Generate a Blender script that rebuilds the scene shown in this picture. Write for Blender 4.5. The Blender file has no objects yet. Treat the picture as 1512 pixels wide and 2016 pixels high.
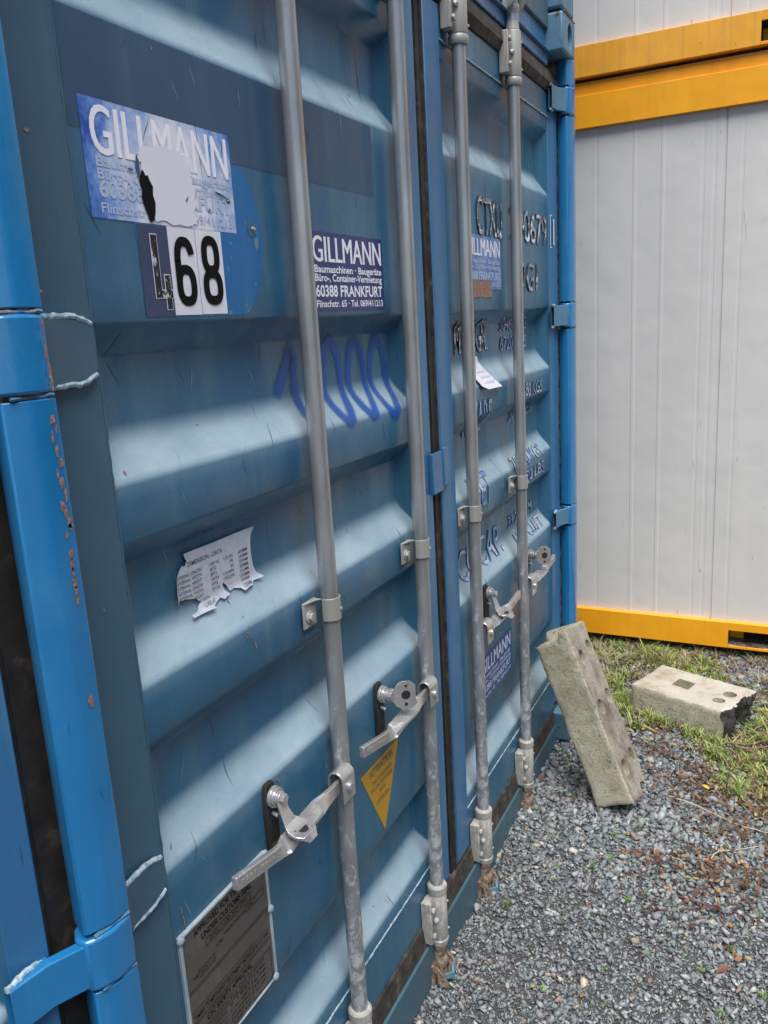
import bpy, bmesh, math, random
import numpy as np
from mathutils import Vector, Matrix, noise
R = math.radians
SC = bpy.context.scene
COL = SC.collection

# ------------------------------------------------------------------ camera
F, YAW, PITCH, ROLL = 1621.73, 0.468422, 0.225816, -0.057814
CAM = Vector((-0.649027, -0.730059, 1.641879))
def camera():
    f = Vector((math.cos(PITCH)*math.cos(YAW), math.cos(PITCH)*math.sin(YAW), -math.sin(PITCH)))
    r = f.cross(Vector((0, 0, 1))).normalized(); u = r.cross(f)
    c, s = math.cos(ROLL), math.sin(ROLL)
    r2 = c*r + s*u; u2 = -s*r + c*u
    cd = bpy.data.cameras.new('camera'); co = bpy.data.objects.new('camera', cd); COL.objects.link(co)
    m = Matrix((r2, u2, -f)).transposed().to_4x4(); m.translation = CAM
    co.matrix_world = m
    cd.sensor_fit = 'VERTICAL'; cd.sensor_height = 24.0; cd.sensor_width = 18.0
    cd.lens = F/2016*24.0
    cd.clip_start = 0.02; cd.clip_end = 3000
    SC.camera = co
camera()

# ------------------------------------------------------------------ light
SUN_EL, SUN_AZ = 66.0, 212.0      # azimuth measured from +X towards +Y: the light comes from behind the camera's left
def light():
    w = bpy.data.worlds.new('World'); SC.world = w; w.use_nodes = True
    nt = w.node_tree; bg = nt.nodes['Background']
    sky = nt.nodes.new('ShaderNodeTexSky'); sky.sky_type = 'NISHITA'; sky.sun_disc = False
    sky.sun_elevation = R(SUN_EL); sky.sun_rotation = R(90 - SUN_AZ)
    sky.air_density = 1.0; sky.dust_density = 1.2; sky.ozone_density = 1.0
    nt.links.new(sky.outputs[0], bg.inputs[0]); bg.inputs[1].default_value = 0.08
    sd = bpy.data.lights.new('sun', 'SUN'); sd.energy = 3.9; sd.angle = R(50); sd.color = (1.0, 0.95, 0.88)
    so = bpy.data.objects.new('sun', sd); COL.objects.link(so)
    d = Vector((math.cos(R(SUN_AZ))*math.cos(R(SUN_EL)), math.sin(R(SUN_AZ))*math.cos(R(SUN_EL)), math.sin(R(SUN_EL))))
    so.rotation_euler = d.to_track_quat('Z', 'Y').to_euler()
    so.location = d*20
light()
SC.view_settings.view_transform = 'Standard'; SC.view_settings.look = 'None'
SC.view_settings.gamma = 1.0; SC.view_settings.exposure = 0.72
SC.cycles.max_bounces = 8

# ------------------------------------------------------------------ materials
def srgb(r, g, b):
    return tuple(((c/255)/12.92 if c/255 <= .04045 else (((c/255)+.055)/1.055)**2.4) for c in (r, g, b)) + (1.0,)
class N:
    """small node helper"""
    def __init__(s, name):
        s.m = bpy.data.materials.new(name); s.m.use_nodes = True
        s.t = s.m.node_tree; s.b = s.t.nodes['Principled BSDF']
        s.tc = s.t.nodes.new('ShaderNodeTexCoord')
    def l(s, a, b): s.t.links.new(a, b)
    def coords(s, scale=(1, 1, 1), loc=(0, 0, 0)):
        mp = s.t.nodes.new('ShaderNodeMapping'); mp.inputs['Scale'].default_value = scale; mp.inputs['Location'].default_value = loc
        s.l(s.tc.outputs['Object'], mp.inputs[0]); return mp.outputs[0]
    def noise(s, scale, detail=4, rough=.55, stretch=(1, 1, 1), loc=(0, 0, 0), dist=0):
        n = s.t.nodes.new('ShaderNodeTexNoise'); n.inputs['Scale'].default_value = scale
        n.inputs['Detail'].default_value = detail; n.inputs['Roughness'].default_value = rough
        n.inputs['Distortion'].default_value = dist
        s.l(s.coords(stretch, loc), n.inputs['Vector']); return n.outputs['Fac']
    def vor(s, scale, feature='F1', stretch=(1, 1, 1)):
        n = s.t.nodes.new('ShaderNodeTexVoronoi'); n.feature = feature; n.inputs['Scale'].default_value = scale
        s.l(s.coords(stretch), n.inputs['Vector']); return n
    def ramp(s, fac, stops):
        r = s.t.nodes.new('ShaderNodeValToRGB'); e = r.color_ramp.elements
        while len(e) < len(stops): e.new(.5)
        for k, (p, c) in enumerate(stops):
            e[k].position = p; e[k].color = c if len(c) == 4 else (*c, 1)
        s.l(fac, r.inputs[0]); return r.outputs[0]
    def val(s, fac, p0, p1, v0=0., v1=1.):
        m = s.t.nodes.new('ShaderNodeMapRange'); m.inputs[1].default_value = p0; m.inputs[2].default_value = p1
        m.inputs[3].default_value = v0; m.inputs[4].default_value = v1; s.l(fac, m.inputs[0]); return m.outputs[0]
    def mix(s, fac, a, b, mode='MIX'):
        m = s.t.nodes.new('ShaderNodeMix'); m.data_type = 'RGBA'; m.blend_type = mode
        if isinstance(fac, float): m.inputs[0].default_value = fac
        else: s.l(fac, m.inputs[0])
        for i, v in ((6, a), (7, b)):
            if isinstance(v, tuple): m.inputs[i].default_value = v
            else: s.l(v, m.inputs[i])
        return m.outputs[2]
    def math(s, op, a, b=None):
        m = s.t.nodes.new('ShaderNodeMath'); m.operation = op
        for i, v in ((0, a), (1, b)):
            if v is None: continue
            if isinstance(v, (int, float)): m.inputs[i].default_value = v
            else: s.l(v, m.inputs[i])
        return m.outputs[0]
    def color(s, c):
        if isinstance(c, tuple): s.b.inputs['Base Color'].default_value = c
        else: s.l(c, s.b.inputs['Base Color'])
    def rough(s, r):
        if isinstance(r, (int, float)): s.b.inputs['Roughness'].default_value = r
        else: s.l(r, s.b.inputs['Roughness'])
    def bump(s, h, strength=.3, dist=.002):
        b = s.t.nodes.new('ShaderNodeBump'); b.inputs['Strength'].default_value = strength; b.inputs['Distance'].default_value = dist
        s.l(h, b.inputs['Height']); s.l(b.outputs[0], s.b.inputs['Normal'])
    def attr(s, name):
        a = s.t.nodes.new('ShaderNodeAttribute'); a.attribute_name = name; return a

def paint(name, base, alt, dirt, rust=(.12, .045, .02, 1), rustamt=.71, rough=.4, metal=0.0, streak=1.0, chalk_sheen=0.0, spec=.4):
    n = N(name)
    big = n.noise(2.2, 3, .6, (1, 1, .35))
    c = n.mix(n.val(big, .35, .68), base, alt)
    st = n.noise(26, 3, .6, (1, 1, .045))
    c = n.mix(n.math('MULTIPLY', n.val(st, .5, .78), .55*streak), c, dirt)
    s2 = n.noise(7, 4, .6, (1, 1, .05), (6, 1, 2)); c = n.mix(n.math('MULTIPLY', n.val(s2, .58, .72), .30*streak), c, (min(1, base[0]*2.6+.03), min(1, base[1]*1.7+.02), min(1, base[2]*1.25+.01), 1))
    bl = n.noise(9, 5, .65, (1, 1, .7), (3, 1, 2))
    c = n.mix(n.math('MULTIPLY', n.val(bl, .52, .8), .5), c, dirt)
    if chalk_sheen:      # sky light on upward faces put into the colour, mottled like chalk
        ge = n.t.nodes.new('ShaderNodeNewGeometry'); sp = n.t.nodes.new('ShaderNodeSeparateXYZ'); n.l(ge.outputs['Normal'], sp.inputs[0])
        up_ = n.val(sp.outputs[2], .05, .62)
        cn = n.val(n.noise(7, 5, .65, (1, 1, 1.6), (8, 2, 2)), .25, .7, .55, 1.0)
        c = n.mix(n.math('MULTIPLY', n.math('MULTIPLY', up_, cn), chalk_sheen), c, (.42, .54, .61, 1))
    fine = n.noise(420, 2, .5)
    c = n.mix(n.val(fine, .2, .8, .0, .16), c, (base[0]*.35, base[1]*.4, base[2]*.45, 1))
    rs = n.noise(38, 5, .75, (1, 1, .8), (7, 3, 1))
    rm = n.val(rs, rustamt, rustamt+.03)
    c = n.mix(rm, c, rust)
    # scuffs: thin tilted dark strokes
    sc = n.noise(75, 2, .5, (1, 1, .12), (2, 9, 4), 1.2)
    c = n.mix(n.val(sc, .735, .76, 0, .55), c, (base[0]*.3, base[1]*.35, base[2]*.45, 1))
    n.color(c)
    r = n.val(n.noise(14, 4, .6, (1, 1, .3), (5, 5, 5)), .3, .7, rough-.1, rough+.14)
    n.rough(n.math('MAXIMUM', r, n.math('MULTIPLY', rm, .8)))
    n.b.inputs['Specular IOR Level'].default_value = spec
    h = n.math('ADD', n.math('MULTIPLY', n.noise(5, 2, .5), 1.2), n.math('MULTIPLY', fine, .03))
    n.bump(h, .5, .009)
    return n.m
M = {}
M['door_paint'] = paint('door_paint', (.023, .100, .190, 1), (.032, .126, .215, 1), (.075, .165, .215, 1), rough=.30, chalk_sheen=.9)
M['edge_paint'] = paint('edge_paint', (.026, .12, .27, 1), (.038, .15, .31, 1), (.08, .19, .30, 1), rough=.3)
M['member_paint'] = paint('member_paint', (.038, .098, .155, 1), (.048, .115, .17, 1), (.075, .14, .18, 1), rough=.36)
M['post_paint'] = paint('post_paint', (.011, .15, .37, 1), (.018, .20, .46, 1), (.06, .24, .42, 1), rough=.2, rustamt=.72)
pb_ = M['post_paint'].node_tree.nodes['Principled BSDF']; pb_.inputs['Coat Weight'].default_value = .8; pb_.inputs['Coat Roughness'].default_value = .1
M['cast_paint'] = paint('cast_paint', (.07, .19, .30, 1), (.10, .22, .30, 1), (.16, .17, .16, 1), rustamt=.60, rough=.5)
M['sill_paint'] = paint('sill_paint', (.045, .10, .14, 1), (.05, .125, .17, 1), (.09, .11, .11, 1), rustamt=.64, rough=.5)
M['hinge_paint'] = paint('hinge_paint', (.05, .16, .27, 1), (.07, .19, .30, 1), (.12, .2, .27, 1), rustamt=.66, rough=.35)
M['patch_paint'] = paint('patch_paint', (.026, .070, .135, 1), (.03, .085, .15, 1), (.05, .11, .18, 1), rough=.42)
M['disc_paint'] = paint('disc_paint', (.006, .11, .31, 1), (.009, .13, .34, 1), (.03, .15, .32, 1), rust=(.12, .2, .24, 1), rustamt=.60, rough=.42)
M['yellow_paint'] = paint('yellow_paint', (.88, .37, .008, 1), (.90, .41, .016, 1), (.62, .27, .02, 1), rustamt=.80, rough=.42, streak=.6)
M['yellow_paint_old'] = paint('yellow_paint_old', (.82, .36, .02, 1), (.86, .41, .04, 1), (.5, .27, .07, 1), rustamt=.66, rough=.55, streak=1.2)
M['grey_panel'] = paint('grey_panel', (.60, .595, .59, 1), (.65, .64, .63, 1), (.60, .60, .60, 1), rustamt=.9, rough=.4, streak=.18)

def simple(name, col, rough=.5, metal=0., spec=.5):
    n = N(name); n.color(col); n.rough(rough); n.b.inputs['Metallic'].default_value = metal
    n.b.inputs['Specular IOR Level'].default_value = spec
    return n
def galv(name, dark=(.24, .25, .265, 1), mid=(.36, .375, .39, 1), pale=(.56, .57, .58, 1), metal=.5, rough=.34, patch=.60, loz=0.0):
    n = N(name)
    a = n.noise(13, 4, .6, (1, 1, .35)); c = n.mix(n.val(a, .35, .65), dark, mid)
    # white bloom (zinc oxide), heavier towards the foot of the rods
    sep = n.t.nodes.new('ShaderNodeSeparateXYZ'); n.l(n.tc.outputs['Object'], sep.inputs[0])
    low = n.val(sep.outputs[2], .2, 1.5, .15, -.10)
    p = n.noise(55, 6, .72, (1, 1, .6), (4, 4, 4), .6)
    v = n.math('ADD', p, low)
    bloom = n.val(v, patch, patch+.1, 0, .8)
    c = n.mix(bloom, c, pale)
    q = n.noise(220, 3, .6); c = n.mix(n.val(q, .68, .76, 0, .6), c, (.05, .05, .05, 1))
    r2 = n.noise(30, 5, .7, (1, 1, .5), (9, 1, 1)); c = n.mix(n.val(r2, .74, .77, 0, .7), c, (.13, .07, .04, 1))
    n.color(c); n.b.inputs['Metallic'].default_value = metal
    n.l(n.val(v, patch-.1, patch+.1, rough-.06, rough+.28), n.b.inputs['Roughness'])
    n.bump(p, .25, .0008)
    return n.m
M['rod_steel'] = galv('rod_steel')
M['cast_steel'] = galv('cast_steel', (.27, .27, .255, 1), (.36, .355, .335, 1), (.48, .46, .42, 1), .15, .5, .62)
M['latch_steel'] = galv('latch_steel', (.38, .38, .39, 1), (.50, .50, .51, 1), (.68, .68, .69, 1), .65, .28, .66)
def rusty():
    n = N('rusty_steel'); a = n.noise(40, 6, .7); c = n.ramp(a, [(.3, (.05, .03, .02)), (.46, (.13, .08, .055)), (.56, (.27, .22, .17)), (.72, (.38, .34, .29))])
    n.color(c); n.rough(.8); n.bump(n.noise(90, 5, .7), .7, .003); return n.m
M['rusty_steel'] = rusty()
def bare():
    n = N('bare_primer'); a = n.noise(160, 4, .7); n.color(n.ramp(a, [(.35, (.13, .055, .035)), (.5, (.24, .13, .10)), (.65, (.34, .26, .24))])); n.rough(.7); return n.m
M['bare_primer'] = bare()
def rubber():
    n = N('rubber_seal'); a = n.noise(22, 5, .65, (1, 1, 1)); n.color(n.ramp(a, [(.35, (.006, .006, .007)), (.6, (.02, .018, .016)), (.75, (.07, .055, .045))])); n.rough(.7)
    n.bump(n.noise(60, 3), .4, .002); return n.m
M['rubber_seal'] = rubber()
def oldseal():
    n = N('dirty_seal'); a = n.noise(30, 5, .7); n.color(n.ramp(a, [(.35, (.012, .011, .010)), (.55, (.038, .031, .026)), (.72, (.11, .09, .075))])); n.rough(.8); n.bump(a, .6, .003); return n.m
M['dirty_seal'] = oldseal()
def kweld():
    n = N('knuckle_weld'); a = n.noise(60, 5, .7); n.color(n.ramp(a, [(.42, (.012, .14, .33)), (.52, (.06, .2, .33)), (.60, (.14, .09, .06)), (.68, (.35, .36, .36))])); n.rough(.4); n.bump(n.noise(80, 4), .8, .003); return n.m
M['knuckle_weld'] = kweld()
def weld():
    n = N('weld_bead'); a = n.noise(130, 5, .7); n.color(n.ramp(a, [(.4, (.14, .27, .37)), (.55, (.38, .48, .55)), (.74, (.52, .44, .36))])); n.rough(.5); n.bump(n.noise(80, 4), .8, .003); return n.m
M['weld_bead'] = weld()
def chalk_sheen(name, base, light, cover, rough=.5):
    n = N(name); a = n.noise(14, 5, .65, (1, 1, 1), (2, 2, 5)); b_ = n.noise(160, 4, .7)
    f = n.math('ADD', n.math('MULTIPLY', a, .8), n.math('MULTIPLY', b_, .2))
    n.color(n.mix(n.val(f, cover, cover+.16), base, light)); n.rough(rough); return n.m
M['sticker_blue'] = chalk_sheen('sticker_blue', (.010, .018, .13, 1), (.02, .03, .17, 1), .62, .3)
def faded():
    n = N('sticker_faded'); a = n.noise(16, 6, .7, (1, 1, .8), (2, 2, 5)); sp = n.t.nodes.new('ShaderNodeVectorMath'); sp.operation = 'DISTANCE'
    n.l(n.tc.outputs['Object'], sp.inputs[0]); sp.inputs[1].default_value = (.335, .065, 1.838)
    lift = n.val(sp.outputs['Value'], .04, .175, .42, -.06); f = n.math('ADD', a, lift)
    n.color(n.ramp(f, [(.40, (.014, .07, .36)), (.54, (.11, .24, .58)), (.70, (.42, .50, .68)), (.84, (.64, .65, .73))])); n.rough(.45); return n.m
M['sticker_faded'] = faded()
M['sticker_washed'] = chalk_sheen('sticker_washed', (.06, .15, .42, 1), (.20, .30, .54, 1), .44, .45)
M['sticker_lower'] = chalk_sheen('sticker_lower', (.02, .05, .20, 1), (.13, .17, .34, 1), .55, .4)
M['white_film'] = chalk_sheen('white_film', (.62, .63, .72, 1), (.70, .70, .77, 1), .5, .42)
M['white_text'] = simple('white_text', (.74, .75, .84, 1), .4).m
M['pale_text'] = simple('pale_text', (.50, .55, .70, 1), .45).m
M['ghost_text'] = simple('ghost_text', (.36, .45, .62, 1), .5).m
M['black_text'] = chalk_sheen('black_text', (.004, .004, .005, 1), (.012, .012, .012, 1), .6, .6); M['black_text'].node_tree.nodes['Principled BSDF'].inputs['Specular IOR Level'].default_value = .12
M['grey_text'] = simple('grey_text', (.10, .10, .12, 1), .5).m
M['number_ground'] = chalk_sheen('number_ground', (.03, .045, .11, 1), (.055, .07, .14, 1), .55, .45)
def worn4():
    n = N('worn_black'); a = n.noise(70, 5, .75, (1, 1, .5)); n.color(n.mix(n.val(a, .56, .60), (.006, .006, .008, 1), (.55, .55, .62, 1))); n.rough(.5); return n.m
M['worn_black'] = worn4()
M['plate_metal'] = chalk_sheen('plate_metal', (.075, .068, .058, 1), (.11, .10, .088, 1), .5, .5)
M['plate_mark'] = simple('plate_mark', (.008, .008, .008, 1), .6, 0, .15).m
M['rivet'] = chalk_sheen('rivet', (.25, .32, .38, 1), (.42, .47, .5, 1), .5, .45)
M['triangle_yellow'] = chalk_sheen('triangle_yellow', (.42, .23, .008, 1), (.47, .28, .02, 1), .5, .45)
def paper():
    n = N('paper_film'); a = n.noise(60, 3); n.color(n.mix(n.val(a, .3, .7), (.38, .42, .50, 1), (.48, .51, .58, 1))); n.rough(.55); return n.m
M['paper_film'] = paper()
def peel():
    n = N('peeling_letter'); a = n.noise(60, 4, .75, (1, 1, .5)); n.color(n.ramp(a, [(.40, (.025, .02, .02)), (.50, (.14, .12, .11)), (.56, (.6, .62, .68)), (.7, (.75, .77, .82))])); n.rough(.3)
    n.bump(a, .6, .003); return n.m
M['peeling_letter'] = peel()
M['letter_shadow'] = simple('letter_residue', (.03, .07, .16, 1), .6).m  # dark blue, under the code letters and in the label chips
M['letter_ghost'] = chalk_sheen('letter_ghost', (.10, .20, .40, 1), (.55, .60, .68, 1), .47, .4)
def spray():
    n = N('spray_paint'); n.color((.004, .075, .36, 1)); n.rough(.45)
    tr = n.t.nodes.new('ShaderNodeBsdfTransparent'); mx = n.t.nodes.new('ShaderNodeMixShader')
    a = n.attr('cover'); g = n.noise(300, 2, .6); g2 = n.noise(11, 3, .6)
    f = n.math('ADD', a.outputs['Fac'], n.math('MULTIPLY', n.math('SUBTRACT', g, .5), .5)); f = n.math('ADD', f, n.math('MULTIPLY', n.math('SUBTRACT', g2, .5), 1.1))
    n.l(n.val(f, .1, .95, 0, .75), mx.inputs[0]); n.l(tr.outputs[0], mx.inputs[1]); n.l(n.b.outputs[0], mx.inputs[2])
    n.l(mx.outputs[0], n.t.nodes['Material Output'].inputs[0]); return n.m
M['spray_paint'] = spray()
def concrete():
    n = N('concrete'); a = n.noise(7, 6, .65, (1, 1, 1), (1, 2, 3)); b_ = n.noise(95, 6, .75); c2 = n.noise(13, 6, .75, (1, 1, 1), (5, 6, 7)); v = n.vor(130)
    c = n.ramp(a, [(.32, (.31, .285, .205)), (.5, (.45, .42, .315)), (.68, (.56, .53, .42))])
    c = n.mix(n.val(c2, .53, .70, 0, .6), c, (.15, .155, .08, 1))
    c = n.mix(n.val(n.noise(24, 6, .75, (1, 1, 1), (9, 9, 1)), .58, .70, 0, .75), c, (.07, .052, .038, 1))
    c = n.mix(n.val(b_, .54, .66, 0, .7), c, (.09, .085, .065, 1)); c = n.mix(n.val(b_, .28, .42, .6, 0), c, (.47, .44, .38, 1))
    pit = n.val(v.outputs['Distance'], .10, .22, 1, 0); pm = n.math('MULTIPLY', pit, n.val(b_, .45, .55))
    c = n.mix(n.math('MULTIPLY', pm, .7), c, (.05, .045, .035, 1))
    n.color(c); n.rough(.92); n.b.inputs['Specular IOR Level'].default_value = .2
    n.bump(n.math('SUBTRACT', n.math('ADD', b_, n.math('MULTIPLY', a, .6)), pm), 1.0, .006); return n.m
M['concrete'] = concrete()
def concrete3():
    n = N('stained_concrete'); a = n.noise(9, 6, .7, (1, 1, .5), (3, 2, 3)); b_ = n.noise(110, 6, .75)
    c = n.ramp(a, [(.36, (.13, .10, .08)), (.50, (.27, .245, .21)), (.66, (.38, .355, .31))])
    c = n.mix(n.val(b_, .54, .66, 0, .6), c, (.06, .05, .04, 1)); c = n.mix(n.val(b_, .30, .42, .4, 0), c, (.40, .37, .32, 1))
    n.color(c); n.rough(.95); n.bump(b_, 1, .005); return n.m
M['stained_concrete'] = concrete3()
def concrete2():
    n = N('pale_concrete'); a = n.noise(9, 6, .65, (1, 1, 1), (1, 2, 3)); b_ = n.noise(80, 5, .7)
    c = n.ramp(a, [(.32, (.30, .25, .18)), (.48, (.41, .38, .325)), (.7, (.47, .455, .41))])
    c = n.mix(n.val(n.noise(20, 5, .7, (1, 1, 1), (4, 1, 1)), .58, .68, 0, .7), c, (.36, .22, .11, 1))
    c = n.mix(n.val(b_, .62, .72, 0, .5), c, (.2, .18, .15, 1))
    c = n.mix(n.val(b_, .28, .4, .5, 0), c, (.66, .63, .56, 1)); n.color(c); n.rough(.9); n.bump(b_, 1, .005); return n.m
M['pale_concrete'] = concrete2()
def tar():
    n = N('black_tar'); a = n.noise(60, 5, .7); n.color(n.ramp(a, [(.4, (.012, .012, .013)), (.7, (.05, .05, .052))])); n.rough(.42); n.bump(n.noise(45, 6, .75), 1, .012); return n.m
M['black_tar'] = tar()
def vcol(name, rough=.85, bumps=0, spec=.3, trans=0):
    n = N(name); a = n.attr('tint'); c = a.outputs['Color']
    if bumps:
        q = n.noise(bumps, 4, .6); c = n.mix(n.val(q, .3, .7, 0, .45), c, (.05, .055, .06, 1)); n.bump(q, .4, .002)
    n.color(c); n.rough(rough); n.b.inputs['Specular IOR Level'].default_value = spec
    if trans:
        tl = n.t.nodes.new('ShaderNodeBsdfTranslucent'); n.l(c, tl.inputs[0]); mx = n.t.nodes.new('ShaderNodeMixShader'); mx.inputs[0].default_value = trans
        n.l(n.b.outputs[0], mx.inputs[1]); n.l(tl.outputs[0], mx.inputs[2]); n.l(mx.outputs[0], n.t.nodes['Material Output'].inputs[0])
    return n.m
M['stone'] = vcol('stone', .8, 160)
M['leaf'] = vcol('leaf', .6, 0, .35, .3)
def soil():
    n = N('soil'); a = n.noise(4, 6, .65); b_ = n.noise(45, 6, .75); v = n.vor(60)
    c = n.ramp(b_, [(.35, (.04, .042, .044)), (.5, (.085, .088, .092)), (.66, (.17, .175, .18))])
    c = n.mix(n.val(a, .55, .66, 0, .3), c, (.06, .052, .04, 1))
    sp = n.t.nodes.new('ShaderNodeSeparateXYZ'); n.l(n.tc.outputs['Object'], sp.inputs[0])      # earthy where the weeds grow
    ea = n.val(n.math('ADD', sp.outputs[0], n.math('MULTIPLY', a, .5)), 2.5, 2.75, 0, .75)
    c = n.mix(ea, c, (.075, .052, .034, 1)); n.color(c); n.rough(.9)
    n.bump(n.math('ADD', b_, v.outputs['Distance']), 1, .02); return n.m
M['soil'] = soil()
M['twig'] = simple('twig', (.20, .12, .09, 1), .7).m
M['red_stem'] = simple('red_stem', (.14, .05, .045, 1), .6).m
M['straw'] = simple('straw', (.42, .36, .24, 1), .7).m
def hg():
    n = N('hedge_green'); a = n.noise(8, 6, .75); n.color(n.ramp(a, [(.35, (.012, .02, .008)), (.6, (.05, .08, .025))])); n.rough(.8); n.bump(a, 1, .1); return n.m
M['hedge_green'] = hg()
M['dark_void'] = simple('dark_void', (.012, .012, .012, 1), .9).m

# ------------------------------------------------------------------ mesh helpers
class MB:
    def __init__(s): s.v = []; s.f = []; s.m = []; s.mi = 0
    def add(s, vs, fs, mi=None):
        o = len(s.v); s.v += [tuple(v) for v in vs]; s.f += [tuple(i+o for i in f) for f in fs]
        s.m += [s.mi if mi is None else mi]*len(fs); return s
    def box(s, x0, x1, y0, y1, z0, z1, mi=None):
        vs = [(x, y, z) for x in (x0, x1) for y in (y0, y1) for z in (z0, z1)]
        return s.add(vs, [(0, 1, 3, 2), (4, 6, 7, 5), (0, 4, 5, 1), (2, 3, 7, 6), (0, 2, 6, 4), (1, 5, 7, 3)], mi)
    def prism(s, pts, axis, a, b, mi=None):
        def P(p, h):
            if axis == 'z': return (p[0], p[1], h)
            if axis == 'y': return (p[0], h, p[1])
            return (h, p[0], p[1])
        n = len(pts)
        fs = [tuple(range(n))[::-1], tuple(range(n, 2*n))] + [(i, (i+1) % n, n+(i+1) % n, n+i) for i in range(n)]
        return s.add([P(p, a) for p in pts] + [P(p, b) for p in pts], fs, mi)
    def ring(s, rings, closed=True, cap=True, mi=None):
        n = len(rings[0]); vs = [p for r in rings for p in r]; fs = []
        for k in range(len(rings)-1):
            for i in range(n if closed else n-1):
                j = (i+1) % n; fs.append((k*n+i, k*n+j, (k+1)*n+j, (k+1)*n+i))
        if cap: fs += [tuple(range(n))[::-1], tuple((len(rings)-1)*n+i for i in range(n))]
        return s.add(vs, fs, mi)
    def lathe(s, x, y, prof, n=24, mi=None):
        return s.ring([[(x+r*math.cos(2*math.pi*i/n), y+r*math.sin(2*math.pi*i/n), z) for i in range(n)] for z, r in prof], mi=mi)
    def tube(s, pts, rad, n=8, mi=None, flat=1.0):
        pts = [Vector(p) for p in pts]; rings = []
        for k, p in enumerate(pts):
            d = (pts[min(k+1, len(pts)-1)] - pts[max(k-1, 0)]).normalized()
            ref = Vector((0, 0, 1)) if abs(d.z) < .9 else Vector((0, 1, 0))
            a = d.cross(ref).normalized(); b = a.cross(d)
            r = rad[k] if isinstance(rad, (list, tuple)) else rad
            rings.append([p + a*r*math.cos(2*math.pi*i/n) + b*r*flat*math.sin(2*math.pi*i/n) for i in range(n)])
        return s.ring(rings, mi=mi)
    def cyl(s, p0, p1, r, n=20, mi=None, r1=None):
        return s.tube([p0, p1], [r, r if r1 is None else r1], n, mi)
    def sweep(s, secs, mi=None):
        """secs: (centre, half-width vec, half-thickness vec)"""
        rings = []
        for c, w, t in secs:
            c, w, t = Vector(c), Vector(w), Vector(t)
            rings.append([c-w-t, c+w-t, c+w+t, c-w+t])
        return s.ring(rings, mi=mi)
    def build(s, name, mats, parent=None, bevel=0, smooth=35, label=None, loc=None, split=False):
        if split:
            return s.split(name, mats, parent, bevel, smooth, label, loc)
        me = bpy.data.meshes.new(name); me.from_pydata(s.v, [], s.f)
        for m in (mats if isinstance(mats, (list, tuple)) else [mats]): me.materials.append(M[m])
        me.polygons.foreach_set('material_index', s.m)
        bm = bmesh.new(); bm.from_mesh(me); bmesh.ops.recalc_face_normals(bm, faces=bm.faces); bm.to_mesh(me); bm.free()
        if smooth:
            me.shade_smooth(); me.set_sharp_from_angle(angle=R(smooth))
        o = bpy.data.objects.new(name, me); COL.objects.link(o)
        if parent: o.parent = parent
        if loc is not None: o.location = loc
        if bevel:
            b = o.modifiers.new('bevel', 'BEVEL'); b.width = bevel; b.segments = 2; b.limit_method = 'ANGLE'; b.angle_limit = R(40)
        if label: o['label'] = label
        return o
def _split(s, name, mats, parent, bevel, smooth, label, loc):
    par = list(range(len(s.v)))
    def find(a):
        while par[a] != a: par[a] = par[par[a]]; a = par[a]
        return a
    for f in s.f:
        for q in f[1:]: par[find(q)] = find(f[0])
    groups = {}
    for k, f in enumerate(s.f): groups.setdefault(find(f[0]), []).append(k)
    out = None
    for g in groups.values():
        ids = sorted({i for k in g for i in s.f[k]}); mp = {i: j for j, i in enumerate(ids)}
        q = MB(); q.v = [s.v[i] for i in ids]; q.f = [tuple(mp[i] for i in s.f[k]) for k in g]; q.m = [s.m[k] for k in g]
        o = q.build(name, mats, parent, bevel, smooth, label, loc); out = out or o
    return out
MB.split = _split
def tag(o, label=None, cat=None, group=None, kind=None):
    for k, v in (('label', label), ('category', cat), ('group', group), ('kind', kind)):
        if v: o[k] = v
    return o
def empty(name, loc=(0, 0, 0)):
    o = bpy.data.objects.new(name, None); COL.objects.link(o); o.location = loc; o.empty_display_size = .2; return o

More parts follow.
